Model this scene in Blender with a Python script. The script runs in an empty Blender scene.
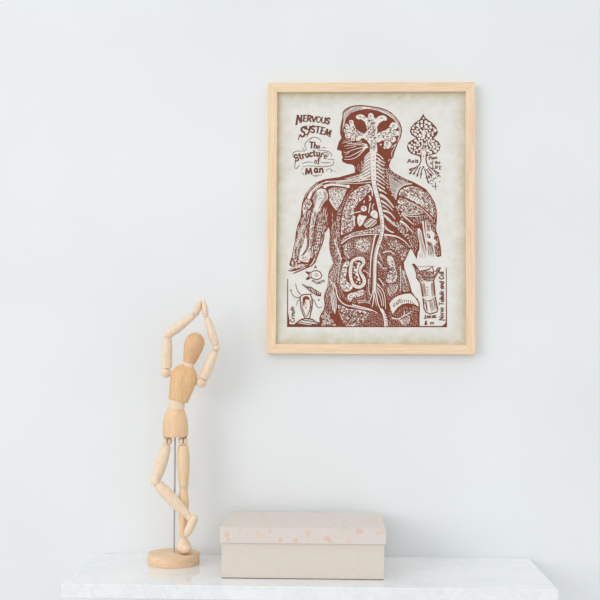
import bpy, bmesh, math, random
from mathutils import Vector, Matrix, Euler
from mathutils.geometry import tessellate_polygon

random.seed(7)
scene = bpy.context.scene
COL = scene.collection

# ------------------------------------------------------------------ camera
F = 1050.0                                   # focal length in pixels of a 600 px frame
SHELF_Z = 0.90                               # top of the marble shelf
CAM_Z = SHELF_Z + 0.3087
WALL_Y = 1.577                               # face of the wall
YAW, PITCH = math.radians(1.8), math.radians(2.62)
cam_data = bpy.data.cameras.new('camera')
cam_data.sensor_width = 36.0
cam_data.lens = 36.0 * F / 600.0
cam_data.clip_start = 0.02
cam = bpy.data.objects.new('camera', cam_data)
cam.location = (0, 0, CAM_Z)
ROLL = math.radians(0.27)
cam.rotation_euler = (Euler((math.pi / 2 + PITCH, 0, YAW), 'XYZ').to_matrix() @ Matrix.Rotation(ROLL, 3, 'Z')).to_euler('XYZ')
COL.objects.link(cam)
scene.camera = cam
ROT = cam.rotation_euler.to_matrix()

# ------------------------------------------------------------------ world, light, exposure
world = bpy.data.worlds.new('world')
scene.world = world
world.use_nodes = True
bg = world.node_tree.nodes['Background']
bg.inputs['Color'].default_value = (0.975, 0.99, 1.0, 1)
bg.inputs['Strength'].default_value = 0.855
# the pale room around: brighter towards the ceiling than towards the floor
_nt = world.node_tree
_tc = _nt.nodes.new('ShaderNodeTexCoord'); _sp = _nt.nodes.new('ShaderNodeSeparateXYZ'); _rp = _nt.nodes.new('ShaderNodeValToRGB'); _mr = _nt.nodes.new('ShaderNodeMapRange')
_mr.inputs['From Min'].default_value = -1.0
_nt.links.new(_tc.outputs['Generated'], _sp.inputs[0]); _nt.links.new(_sp.outputs['Z'], _mr.inputs['Value']); _nt.links.new(_mr.outputs['Result'], _rp.inputs['Fac'])
_rp.color_ramp.elements[0].position = 0.3; _rp.color_ramp.elements[0].color = (0.78, 0.79, 0.80, 1)
_rp.color_ramp.elements[1].position = 0.75; _rp.color_ramp.elements[1].color = (1.18, 1.20, 1.21, 1)
_nt.links.new(_rp.outputs['Color'], bg.inputs['Color'])

def area_light(name, loc, target, sx, sy, power, color):
    d = bpy.data.lights.new(name, 'AREA')
    d.shape = 'RECTANGLE'; d.size = sx; d.size_y = sy
    d.energy = power; d.color = color
    o = bpy.data.objects.new(name, d)
    o.location = loc
    o.rotation_euler = (Vector(target) - Vector(loc)).to_track_quat('-Z', 'Y').to_euler()
    COL.objects.link(o)
    return o
area_light('window_daylight', (-3.9, -2.9, 2.35), (0.05, 1.55, 1.15), 3.2, 3.0, 90.0, (1.0, 0.985, 0.965))

scene.view_settings.view_transform = 'Standard'
scene.view_settings.look = 'None'
scene.view_settings.gamma = 1.0
scene.view_settings.use_curve_mapping = False
scene.view_settings.exposure = 0.0

# ------------------------------------------------------------------ helpers
def at(px, py, Y):
    """the point at depth Y seen at picture position (px, py)"""
    d = ROT @ Vector(((px - 300) / F, (300 - py) / F, -1.0))
    return Vector((0, 0, CAM_Z)) + d * (Y / d.y)

def srgb(r, g, b):
    def f(c):
        c /= 255.0
        return c / 12.92 if c <= 0.04045 else ((c + 0.055) / 1.055) ** 2.4
    return (f(r), f(g), f(b), 1.0)

def new_mat(name):
    m = bpy.data.materials.new(name)
    m.use_nodes = True
    nt = m.node_tree
    return m, nt, nt.nodes['Principled BSDF']

def node(nt, kind, **kw):
    n = nt.nodes.new(kind)
    for k, v in kw.items():
        if k in n.inputs: n.inputs[k].default_value = v
        else: setattr(n, k, v)
    return n

def ramp(nt, fac, stops):
    r = nt.nodes.new('ShaderNodeValToRGB')
    e = r.color_ramp.elements
    while len(e) < len(stops): e.new(0.5)
    for i, (p, c) in enumerate(stops):
        e[i].position = p; e[i].color = c
    nt.links.new(fac, r.inputs['Fac'])
    return r.outputs['Color']

def mixc(nt, fac, a, b, mode='MIX'):
    m = nt.nodes.new('ShaderNodeMix'); m.data_type = 'RGBA'; m.blend_type = mode
    if hasattr(fac, 'links') or hasattr(fac, 'is_linked'): nt.links.new(fac, m.inputs[0])
    else: m.inputs[0].default_value = fac
    for s, v in ((6, a), (7, b)):
        if isinstance(v, tuple): m.inputs[s].default_value = v
        else: nt.links.new(v, m.inputs[s])
    return m.outputs[2]

def coords(nt, scale=(1, 1, 1), loc=(0, 0, 0)):
    tc = nt.nodes.new('ShaderNodeTexCoord')
    mp = nt.nodes.new('ShaderNodeMapping')
    mp.inputs['Scale'].default_value = scale
    mp.inputs['Location'].default_value = loc
    nt.links.new(tc.outputs['Object'], mp.inputs['Vector'])
    return mp.outputs['Vector']

def wood(name, light, dark, scale, rough=0.5, bands=0.5, seed=0.0):
    """wood whose grain runs along the axis with the small scale"""
    m, nt, p = new_mat(name)
    v = coords(nt, scale, (seed, seed * 1.7, seed * .6))
    n1 = node(nt, 'ShaderNodeTexNoise', Scale=1.0, Detail=3.0, Roughness=0.55, Distortion=0.6)
    nt.links.new(v, n1.inputs['Vector'])
    n2 = node(nt, 'ShaderNodeTexNoise', Scale=3.6, Detail=4.0, Roughness=0.6)
    nt.links.new(v, n2.inputs['Vector'])
    c = ramp(nt, n1.outputs['Fac'], [(0.32, dark), (0.62, light)])
    c2 = ramp(nt, n2.outputs['Fac'], [(0.38, dark), (0.55, light)])
    nt.links.new(mixc(nt, bands, c, c2), p.inputs['Base Color'])
    p.inputs['Roughness'].default_value = rough
    return m

def plain(name, col, rough=0.6, metal=0.0, var=0.06, scale=60.0):
    m, nt, p = new_mat(name)
    n = node(nt, 'ShaderNodeTexNoise', Scale=scale, Detail=2.0)
    nt.links.new(coords(nt), n.inputs['Vector'])
    d = tuple(c * (1 - var) for c in col[:3]) + (1,)
    nt.links.new(ramp(nt, n.outputs['Fac'], [(0.3, d), (0.7, col)]), p.inputs['Base Color'])
    p.inputs['Roughness'].default_value = rough
    p.inputs['Metallic'].default_value = metal
    return m

def obj(name, bm, mats, parent=None, smooth=False, auto=None):
    me = bpy.data.meshes.new(name)
    if parent is not None:
        bmesh.ops.translate(bm, verts=bm.verts[:], vec=-root_loc(parent))
    bm.to_mesh(me); bm.free()
    for m in (mats if isinstance(mats, (list, tuple)) else [mats]): me.materials.append(m)
    if smooth:
        for f in me.polygons: f.use_smooth = True
    if auto is not None: me.set_sharp_from_angle(angle=math.radians(auto))
    o = bpy.data.objects.new(name, me)
    COL.objects.link(o)
    if parent is not None: o.parent = parent
    return o

def root_loc(o):
    v = Vector(o.location)
    while o.parent: o = o.parent; v += Vector(o.location)
    return v

def thing(name, label, cat, loc, group=None):
    o = bpy.data.objects.new(name, None)
    o.empty_display_size = 0.03
    o.location = loc
    o['label'] = label; o['category'] = cat
    if group: o['group'] = group
    COL.objects.link(o)
    return o

def box_bm(lo, hi, bevel=0.0, segs=2):
    bm = bmesh.new()
    bmesh.ops.create_cube(bm, size=1.0)
    lo, hi = Vector(lo), Vector(hi)
    for v in bm.verts:
        v.co = Vector((lo[i] + (v.co[i] + .5) * (hi[i] - lo[i]) for i in range(3)))
    if bevel: bmesh.ops.bevel(bm, geom=bm.edges[:], offset=bevel, segments=segs, profile=.5, affect='EDGES')
    return bm

def spline(pts, n, closed=False):
    """Catmull-Rom through the points, any dimension"""
    pts = [Vector(p) for p in pts]
    k = len(pts); out = []
    rng = range(k) if closed else range(k - 1)
    for i in rng:
        if closed: a, b, c, d = pts[(i - 1) % k], pts[i], pts[(i + 1) % k], pts[(i + 2) % k]
        else: a, b, c, d = pts[max(i - 1, 0)], pts[i], pts[i + 1], pts[min(i + 2, k - 1)]
        for j in range(n):
            t = j / n
            out.append(0.5 * ((2 * b) + (c - a) * t + (2 * a - 5 * b + 4 * c - d) * t * t + (3 * b - a - 3 * c + d) * t ** 3))
    if not closed: out.append(pts[-1])
    return out

def loft(p0, p1, prof, flat=1.0, seg=28, fine=4, up=Vector((0, -1, 0)), zmin=None, bend=None):
    """turned solid from p0 to p1; prof = [(t, radius)] ; flat scales the radius across `up`"""
    p0, p1 = Vector(p0), Vector(p1)
    ax = (p1 - p0).normalized()
    L = (p1 - p0).length
    u = (up - ax * up.dot(ax)).normalized()
    w = ax.cross(u)
    pr = spline(prof, fine)
    bm = bmesh.new(); rings = []
    for t, r in [(q[0], max(q[1], 1e-5)) for q in pr]:
        c = p0 + ax * (t * L)
        if bend is not None: c = c + bend * math.sin(math.pi * t)
        ring = []
        for k in range(seg):
            a = 2 * math.pi * k / seg
            co = c + w * (r * math.cos(a)) + u * (r * flat * math.sin(a))
            if zmin is not None and co.z < zmin: co.z = zmin
            ring.append(bm.verts.new(co))
        rings.append(ring)
    for a, b in zip(rings, rings[1:]):
        for k in range(seg):
            bm.faces.new((a[k], a[(k + 1) % seg], b[(k + 1) % seg], b[k]))
    bm.faces.new(rings[0][::-1]); bm.faces.new(rings[-1])
    bmesh.ops.recalc_face_normals(bm, faces=bm.faces[:])
    return bm

def ball_bm(c, r, sq=(1, 1, 1)):
    bm = bmesh.new()
    bmesh.ops.create_uvsphere(bm, u_segments=24, v_segments=14, radius=r)
    for v in bm.verts: v.co = Vector((v.co.x * sq[0], v.co.y * sq[1], v.co.z * sq[2])) + Vector(c)
    return bm

# ------------------------------------------------------------------ materials
M_wall, nt, p = new_mat('painted_wall')
n = node(nt, 'ShaderNodeTexNoise', Scale=5.0, Detail=3.0, Roughness=0.5)
nt.links.new(coords(nt), n.inputs['Vector'])
nt.links.new(ramp(nt, n.outputs['Fac'], [(0.3, srgb(229, 232, 233)), (0.7, srgb(233, 236, 237))]), p.inputs['Base Color'])
n2 = node(nt, 'ShaderNodeTexNoise', Scale=260.0, Detail=2.0)
nt.links.new(coords(nt), n2.inputs['Vector'])
bmp = node(nt, 'ShaderNodeBump', Strength=0.03, Distance=0.002)
nt.links.new(n2.outputs['Fac'], bmp.inputs['Height']); nt.links.new(bmp.outputs['Normal'], p.inputs['Normal'])
p.inputs['Roughness'].default_value = 0.75

M_marble, nt, p = new_mat('white_marble')
v = coords(nt, (1, 1, 1))
warp = node(nt, 'ShaderNodeTexNoise', Scale=6.0, Detail=5.0, Roughness=0.6)
nt.links.new(v, warp.inputs['Vector'])
addv = node(nt, 'ShaderNodeVectorMath', operation='MULTIPLY_ADD')
nt.links.new(warp.outputs['Color'], addv.inputs[0]); addv.inputs[1].default_value = (0.35, 0.35, 0.35)
nt.links.new(v, addv.inputs[2])
wv = node(nt, 'ShaderNodeTexNoise', Scale=9.0, Detail=6.0, Roughness=0.62)
nt.links.new(addv.outputs[0], wv.inputs['Vector'])
ab = node(nt, 'ShaderNodeMath', operation='SUBTRACT'); nt.links.new(wv.outputs['Fac'], ab.inputs[0]); ab.inputs[1].default_value = 0.5
ab2 = node(nt, 'ShaderNodeMath', operation='ABSOLUTE'); nt.links.new(ab.outputs[0], ab2.inputs[0])
vein = ramp(nt, ab2.outputs[0], [(0.0, srgb(226, 229, 231)), (0.022, srgb(237, 239, 240)), (0.09, srgb(244, 244, 244))])
cl = node(nt, 'ShaderNodeTexNoise', Scale=4.0, Detail=4.0); nt.links.new(v, cl.inputs['Vector'])
cloud = ramp(nt, cl.outputs['Fac'], [(0.35, srgb(243, 245, 246)), (0.6, srgb(250, 250, 250))])
nt.links.new(mixc(nt, 0.6, cloud, vein, 'MULTIPLY'), p.inputs['Base Color'])
p.inputs['Roughness'].default_value = 0.06; p.inputs['IOR'].default_value = 1.65

PALE, PALE_D = srgb(240, 219, 195), srgb(226, 196, 164)
M_pale = wood('pale_turned_wood', PALE, PALE_D, (160, 160, 22), 0.5)
M_torso = wood('honey_turned_wood', srgb(234, 196, 148), srgb(212, 164, 113), (210, 210, 16), 0.42, 0.5, 3.1)
M_head = wood('head_wood', srgb(228, 186, 144), srgb(212, 165, 121), (120, 120, 14), 0.42, 0.4, 5.2)
M_pelvis = wood('pelvis_wood', srgb(236, 202, 162), srgb(222, 181, 137), (130, 130, 14), 0.45, 0.4, 8.0)
M_thigh = wood('thigh_wood', srgb(238, 209, 172), srgb(224, 186, 144), (150, 150, 18), 0.48, 0.4, 1.4)
M_base = wood('base_wood', srgb(238, 209, 175), srgb(220, 180, 140), (20, 40, 190), 0.5, 0.55, 2.0)
M_slot_gap = plain('slot_wood_and_gap_shade', srgb(116, 78, 48), 0.8)  # slot wood, also the painted shade of the gap under the pelvis
M_steel = plain('steel_rod', srgb(182, 182, 186), 0.35, 0.3, 0.08, 200)
M_frame_h = wood('frame_pine_across', srgb(244, 219, 186), srgb(228, 192, 154), (8, 120, 260), 0.5, 0.55, 0.7)
M_frame_v = wood('frame_pine_upright', srgb(244, 219, 186), srgb(228, 192, 154), (260, 120, 8), 0.5, 0.55, 4.4)
M_back = plain('backing_board', srgb(150, 120, 90), 0.8)

M_paper, nt, p = new_mat('aged_paper')
v = coords(nt)
n1 = node(nt, 'ShaderNodeTexNoise', Scale=70.0, Detail=5.0, Roughness=0.65); nt.links.new(v, n1.inputs['Vector'])
mott = ramp(nt, n1.outputs['Fac'], [(0.3, srgb(220, 217, 208)), (0.5, srgb(227, 225, 218)), (0.7, srgb(230, 229, 225))])
# the foxing gathers along the sheet's edges (sheet is 0.28 x 0.376 m, local origin in its middle)
sep = node(nt, 'ShaderNodeSeparateXYZ'); tc = node(nt, 'ShaderNodeTexCoord'); nt.links.new(tc.outputs['Object'], sep.inputs[0])
def math_node(op, a, b=None):
    m = nt.nodes.new('ShaderNodeMath'); m.operation = op
    for i, q in enumerate((a, b)):
        if q is None: continue
        if isinstance(q, (int, float)): m.inputs[i].default_value = q
        else: nt.links.new(q, m.inputs[i])
    return m.outputs[0]
ex = math_node('DIVIDE', math_node('ABSOLUTE', sep.outputs['X']), 0.139)
ez = math_node('DIVIDE', math_node('ABSOLUTE', sep.outputs['Z']), 0.186)
edge = math_node('MAXIMUM', math_node('POWER', ex, 6.0), math_node('POWER', ez, 8.0))
n3 = node(nt, 'ShaderNodeTexNoise', Scale=60.0, Detail=4.0, Roughness=0.7); nt.links.new(v, n3.inputs['Vector'])
edge = math_node('MULTIPLY', edge, math_node('ADD', n3.outputs['Fac'], 0.25))
stain = ramp(nt, edge, [(0.3, (0, 0, 0, 1)), (0.85, (1, 1, 1, 1))])
nt.links.new(mixc(nt, stain, mott, srgb(203, 195, 172)), p.inputs['Base Color'])
p.inputs['Roughness'].default_value = 0.85

M_ink, nt, p = new_mat('sepia_red_ink')
n1 = node(nt, 'ShaderNodeTexNoise', Scale=220.0, Detail=3.0); nt.links.new(coords(nt), n1.inputs['Vector'])
nt.links.new(ramp(nt, n1.outputs['Fac'], [(0.3, srgb(118, 53, 33)), (0.7, srgb(134, 64, 42))]), p.inputs['Base Color'])
p.inputs['Roughness'].default_value = 0.8
M_ink2, nt, p = new_mat('thin_brown_ink')
n1 = node(nt, 'ShaderNodeTexNoise', Scale=220.0, Detail=3.0); nt.links.new(coords(nt), n1.inputs['Vector'])
nt.links.new(ramp(nt, n1.outputs['Fac'], [(0.3, srgb(104, 54, 38)), (0.7, srgb(120, 66, 48))]), p.inputs['Base Color'])
p.inputs['Roughness'].default_value = 0.8
M_light, nt, p = new_mat('bare_paper_in_print')
n1 = node(nt, 'ShaderNodeTexNoise', Scale=90.0, Detail=3.0); nt.links.new(coords(nt), n1.inputs['Vector'])
nt.links.new(ramp(nt, n1.outputs['Fac'], [(0.3, srgb(226, 220, 210)), (0.7, srgb(233, 229, 222))]), p.inputs['Base Color'])
p.inputs['Roughness'].default_value = 0.85

def linen(name, a, b, extra=None):
    m, nt, p = new_mat(name)
    vx = coords(nt, (900, 900, 130)); vz = coords(nt, (130, 130, 900))
    na = node(nt, 'ShaderNodeTexNoise', Scale=1.0, Detail=2.0); nt.links.new(vx, na.inputs['Vector'])
    nb = node(nt, 'ShaderNodeTexNoise', Scale=1.0, Detail=2.0); nt.links.new(vz, nb.inputs['Vector'])
    w = mixc(nt, 0.5, na.outputs['Fac'], nb.outputs['Fac'])
    c = ramp(nt, w, [(0.3, a), (0.7, b)])
    if extra:
        nc = node(nt, 'ShaderNodeTexNoise', Scale=26.0, Detail=4.0, Roughness=0.6); nt.links.new(coords(nt), nc.inputs['Vector'])
        f = ramp(nt, nc.outputs['Fac'], [(0.46, (0, 0, 0, 1)), (0.66, (1, 1, 1, 1))])
        c = mixc(nt, f, c, extra)
    nt.links.new(c, p.inputs['Base Color'])
    p.inputs['Roughness'].default_value = 0.85
    return m
M_linen = linen('beige_linen_paper', srgb(213, 202, 191), srgb(222, 212, 202))
M_lid = linen('pinkish_lid_paper', srgb(214, 206, 198), srgb(223, 215, 208), srgb(221, 208, 201))
M_petal = plain('salmon_printed_petals', srgb(227, 198, 181), 0.85, 0, 0.08, 300)
M_petal_b = plain('peach_printed_petals', srgb(229, 206, 182), 0.85, 0, 0.08, 300)

# ------------------------------------------------------------------ the setting
wl = obj('wall_back', box_bm((-1.6, WALL_Y, 0.0), (1.6, WALL_Y + 0.12, 2.6)), M_wall)
wl['kind'] = 'structure'

# ------------------------------------------------------------------ marble shelf
front_y = 1.3745                                           # depth at which the top's front edge stands
xl = at(61.3, 586, front_y).x; xr = at(558.6, 588, front_y).x
bm = box_bm((xl, front_y, SHELF_Z - 0.0182), (xr, WALL_Y, SHELF_Z), 0.0009, 2)
shelf = obj('marble_shelf', bm, M_marble)
shelf['label'] = 'white veined marble shelf slab along the foot of the white wall'
shelf['category'] = 'shelf'

# ------------------------------------------------------------------ lidded box
by0 = 1.419; by1 = 1.552
bx0 = at(221.5, 560, by0).x; bx1 = at(384.3, 560, by0).x
box_h = 0.068; lid_h = 0.0205; ov = 0.0022
bx = thing('storage_box', 'beige linen-covered box with a petal-patterned lid, beside the wooden mannequin', 'box',
           ((bx0 + bx1) / 2, (by0 + by1) / 2, SHELF_Z))
obj('box_body', box_bm((bx0, by0, SHELF_Z + 0.0008), (bx1, by1, SHELF_Z + box_h - 0.002), 0.0006, 2), M_linen, bx)
obj('contact_shade_strip', box_bm((bx0 + .001, by0 + .001, SHELF_Z), (bx1 - .001, by1 - .001, SHELF_Z + 0.0009)), plain('contact_shade', srgb(92, 82, 74), .9), bx)  # thin dark strip standing in for the contact shadow under the box
# the lid: a shallow cap open below
lx0, lx1, ly0, ly1 = bx0 - ov, bx1 + ov, by0 - ov, by1 + ov
lz0, lz1 = SHELF_Z + box_h - lid_h, SHELF_Z + box_h
bm = box_bm((lx0, ly0, lz0), (lx1, ly1, lz1))
bot = [f for f in bm.faces if f.normal.z < -0.9]
r = bmesh.ops.inset_region(bm, faces=bot, thickness=0.0017)
r2 = bmesh.ops.extrude_face_region(bm, geom=bot)
bmesh.ops.translate(bm, verts=[g for g in r2['geom'] if isinstance(g, bmesh.types.BMVert)], vec=(0, 0, lid_h - 0.002))
bmesh.ops.delete(bm, geom=bot, context='FACES_ONLY')
bmesh.ops.bevel(bm, geom=[e for e in bm.edges if all(abs(v.co.z - lz1) < 1e-6 for v in e.verts)], offset=0.0008, segments=2, affect='EDGES')
bm.faces.ensure_lookup_table()
# printed petals on the lid's rim and top
random.seed(21)
def petal(bm, o, ux, uy, r, ang, mi):
    pts = []
    for a, k in ((0, 1), (0.9, .62), (2.2, .8), (3.3, .55), (4.3, .85), (5.4, .6)):
        a += ang
        pts.append(o + ux * (r * k * math.cos(a)) + uy * (r * k * math.sin(a)))
    f = bm.faces.new([bm.verts.new(q) for q in pts]); f.material_index = mi
X, Z, Yv = Vector((1, 0, 0)), Vector((0, 0, 1)), Vector((0, 1, 0))
rim_k = 0
for px, py, r, mi in ((226.5, 534.5, 3.2, 1), (228.5, 539, 2.2, 1), (258, 533, 2.4, 2), (261, 536, 2.6, 2), (280.5, 540, 2.6, 1), (295.5, 540.5, 2.6, 1),
                      (307.5, 532.5, 2.6, 2), (309, 536.5, 1.7, 2), (327, 538.5, 3.2, 1), (330, 541, 2.4, 1), (358.5, 531.5, 3.0, 1), (362, 531.5, 1.8, 1),
                      (349, 541, 1.5, 2), (378, 533.5, 2.0, 2), (382, 531.5, 2.2, 2), (270, 531.5, 1.6, 1), (342, 532, 1.6, 2), (240, 530.5, 1.5, 1)):
    rim_k += 1; o = at(px, py, ly0 - 0.00006 - rim_k * 4e-6)
    petal(bm, o, X, Z, r * 1.8e-3, random.uniform(0, 6.28), mi)
for k in range(46):
    o = Vector((random.uniform(lx0 + .008, lx1 - .008), random.uniform(ly0 + .008, ly1 - .008), lz1 + 0.00006 + k * 2e-6))
    petal(bm, o, X, Yv, random.uniform(.002, .0045), random.uniform(0, 6.28), random.choice((1, 2, 2)))
lid = obj('lid', bm, [M_lid, M_petal, M_petal_b], bx)
lid['label'] = 'pale lid with scattered salmon petals'

# ------------------------------------------------------------------ wooden mannequin
MY = 1.513                                                  # depth of the figure's plane
S = at(181, 450, MY); S = (at(182, 450, MY) - at(181, 450, MY)).length   # metres per pixel at that depth
def P(px, py, dy=0.0): return at(px, py, MY + dy)
bc = at(173.8, 553, MY)
base_r = 25.5 * S; base_h = 10.4 * S
man = thing('wooden_mannequin', 'jointed pale wooden artist mannequin posed on one leg with raised joined hands', 'mannequin', (bc.x, MY, SHELF_Z))
# base disc
b0 = Vector((bc.x, MY, SHELF_Z)); top_z = SHELF_Z + base_h
obj('base', loft(b0, b0 + Vector((0, 0, base_h)),
    [(0, base_r * .985), (0.0001, base_r * .985), (.05, base_r), (.12, base_r), (.88, base_r), (.95, base_r), (.9999, base_r * .982), (1, base_r * .98)], seg=72, fine=2, up=Vector((0, -1, 0))),
    M_base, man, True, 40)
rx = P(174.3, 500).x
obj('support_rod', loft((rx, MY + .002, top_z), (rx, MY + .002, P(174, 430).z), [(0, .9 * S), (.5, .9 * S), (1, .9 * S)], seg=14, fine=1), M_steel, man, True, 40)

def turned(name, a, b, prof, mat, parent=None, flat=1.0, da=0.0, db=0.0, label=None, **kw):
    o = obj(name, loft(P(*a, da), P(*b, db), [(t, r * S) for t, r in prof], flat, **kw), mat, parent or man, True, 50)
    if label: o['label'] = label
    return o
def joint(name, c, r, mat, parent, dy=0.0, sq=(1, 1, 1)):
    return obj(name, ball_bm(P(*c, dy), r * S, sq), mat, parent, True)

# trunk
pel = turned('pelvis', (175.6, 408.6), (175.4, 436.9), [(0, 8), (.02, 8.6), (.14, 9.9), (.35, 11.8), (.6, 12.8), (.85, 12.8), (.97, 12.4), (1, 11.9)], M_pelvis, flat=.82)
turned('waist', (177.6, 396.5), (175.8, 411.5), [(0, 7.0), (.2, 8.0), (.55, 8.2), (.85, 7.9), (1, 7.2)], M_pale, flat=.85)
turned('chest', (187.2, 364.6), (178.1, 400.8), [(0, 3.5), (.03, 6.2), (.1, 9.4), (.2, 12.0), (.32, 13.4), (.46, 13.4), (.66, 12.2), (.85, 10.9), (.95, 10.4), (1, 9.9)], M_torso, flat=.78)['label'] = 'honey coloured chest'
turned('neck', (187.7, 367.5), (189.8, 360.5), [(0, 5.6), (.35, 5.7), (.75, 5.3), (1, 4.8)], M_pale)
turned('head', (189.0, 362.6), (197.6, 332.9), [(0, 5.6), (.02, 6.3), (.12, 7.1), (.3, 8.4), (.5, 9.6), (.68, 9.9), (.82, 8.8), (.92, 6.5), (.98, 3.2), (1, .3)], M_head, flat=.98)['label'] = 'smooth egg shaped head'

# arms
def arm(sh, sh_r, chest_side, ua0, ua1, upro, elb, el, el_r, fa1, fpro, wr, hand_tip, hpro, hdy):
    u = turned('upper_arm', ua0, ua1, upro, M_pale)
    joint('shoulder_joint', sh, sh_r, M_pale, u)
    turned('shoulder_peg', sh, chest_side, [(0, 2.2), (1, 2.2)], M_pale, u)
    f = turned('forearm', el, fa1, fpro, M_pale)
    joint('elbow_joint', elb, el_r, M_pale, f)
    h = turned('hand', wr, hand_tip, hpro, M_pale, flat=1.45, da=0, db=hdy)
    joint('wrist_joint', wr, 2.9, M_pale, h)
arm((165.7, 372.6), 5.3, (174, 373.5), (166.7, 368.6), (167.5, 338.2), [(0, 4.4), (.015, 4.9), (.06, 5.1), (.4, 5.3), (.8, 4.8), (.97, 4.4), (1, 4.0)],
    (167.9, 335.0), (168.6, 334.2), 4.35, (194.2, 314.9), [(0, 4.0), (.08, 4.5), (.35, 4.9), (.7, 4.2), (.95, 3.3), (1, 2.9)],
    (195.8, 313.8), (200.9, 299.6), [(0, 2.5), (.08, 3.3), (.4, 3.6), (.7, 2.6), (.93, 1.0), (1, .35)], 0.0)
arm((201.4, 382.6), 5.3, (192, 380), (203.2, 378.6), (215.1, 351.2), [(0, 4.5), (.015, 4.9), (.1, 5.1), (.4, 5.4), (.75, 4.7), (.95, 3.6), (1, 3.2)],
    (216.3, 348.0), (215.6, 345.2), 3.8, (206.8, 317.4), [(0, 3.1), (.04, 3.6), (.3, 4.5), (.6, 4.3), (.92, 3.3), (1, 2.7)],
    (205.7, 315.0), (203.5, 299.2), [(0, 2.6), (.12, 3.2), (.4, 3.3), (.7, 2.5), (.93, 1.0), (1, .35)], 0.0)

# bent leg, its foot resting against the other shin
def slot(name, c, w, h, parent, dy):
    a = P(c[0] - w / 2, c[1] + h / 2, dy); b = P(c[0] + w / 2, c[1] - h / 2, dy)
    return obj(name, box_bm((a.x, MY + dy - .0006, a.z), (b.x, MY + dy + .003, b.z), .0002, 1), M_slot_gap, parent)
th = turned('thigh', (166.9, 445.0), (155.6, 480.6), [(0, 3.6), (.02, 4.2), (.07, 4.6), (.25, 5.4), (.5, 6.3), (.75, 5.8), (.93, 4.9), (1, 4.6)], M_pale, db=-.006)
joint('hip_joint', (167.6, 440.9), 4.7, M_pale, th)
slot('slot_and_gap_shade', (167.0, 441.0), .9, 4.6, th, -4.75 * S)
slot('slot_and_gap_shade', (167.4, 437.0), 7.2, 1.0, th, -4.9 * S)  # dark strip in place of the shadow gap under the pelvis
cf = turned('calf', (158.2, 484.6), (188.2, 516.0), [(0, 4.7), (.01, 5.2), (.07, 5.6), (.3, 6.1), (.55, 5.9), (.8, 4.7), (.95, 3.9), (1, 3.4)], M_pale, da=-.006, db=-.0125)
joint('knee_joint', (155.6, 481.6), 4.95, M_pale, cf, -.006)
ft = turned('foot', (195.6, 515.4), (185.6, 536.6), [(0, 2.2), (.03, 3.5), (.2, 4.2), (.5, 4.4), (.75, 4.0), (.92, 2.8), (1, 1.2)], M_pale, flat=.95, da=-.015, db=-.013)
joint('ankle_joint', (189.4, 517.4), 3.6, M_pale, ft, -.0135)

# standing leg
th = turned('thigh', (183.1, 445.2), (183.7, 485.9), [(0, 4.5), (.02, 5.2), (.1, 5.7), (.38, 6.5), (.65, 6.1), (.85, 5.2), (.97, 4.8), (1, 4.6)], M_thigh)
joint('hip_joint', (183.0, 441.0), 5.1, M_pale, th)
slot('slot_and_gap_shade', (183.1, 441.2), .9, 4.8, th, -5.15 * S)
slot('slot_and_gap_shade', (182.8, 437.0), 7.4, 1.0, th, -4.9 * S)  # pelvis gap shade again, put in as a dark strip above this hip
cf = turned('calf', (183.7, 487.0), (183.0, 541.0), [(0, 4.3), (.008, 4.5), (.05, 4.2), (.18, 5.0), (.32, 5.4), (.55, 4.7), (.8, 3.6), (.95, 3.3), (1, 3.0)], M_thigh)
joint('knee_joint', (183.7, 486.6), 3.7, M_pale, cf)
ft = obj('foot', loft(P(181.8, 546.0, .011), P(187.0, 549.6, -.023), [(t, r * S) for t, r in ((0, 2.2), (.04, 4.2), (.2, 5.9), (.45, 6.9), (.7, 6.6), (.88, 4.9), (.97, 2.8), (1, 1.0))], .78, zmin=top_z, up=Vector((0, 0, 1))), M_pale, man, True, 50)
turned('instep', (183.0, 537.6), (184.2, 549.6), [(0, 3.4), (.22, 4.8), (.5, 6.3), (.8, 7.1), (1, 6.9)], M_pale, ft, db=-.007)
joint('ankle_joint', (183.6, 541.0), 3.5, M_pale, ft)
slot('slot_and_gap_shade', (183.8, 540.6), .8, 3.6, ft, -3.55 * S)
slot('slot_and_gap_shade', (185.7, 540.2), .7, 3.0, ft, -3.1 * S)

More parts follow.
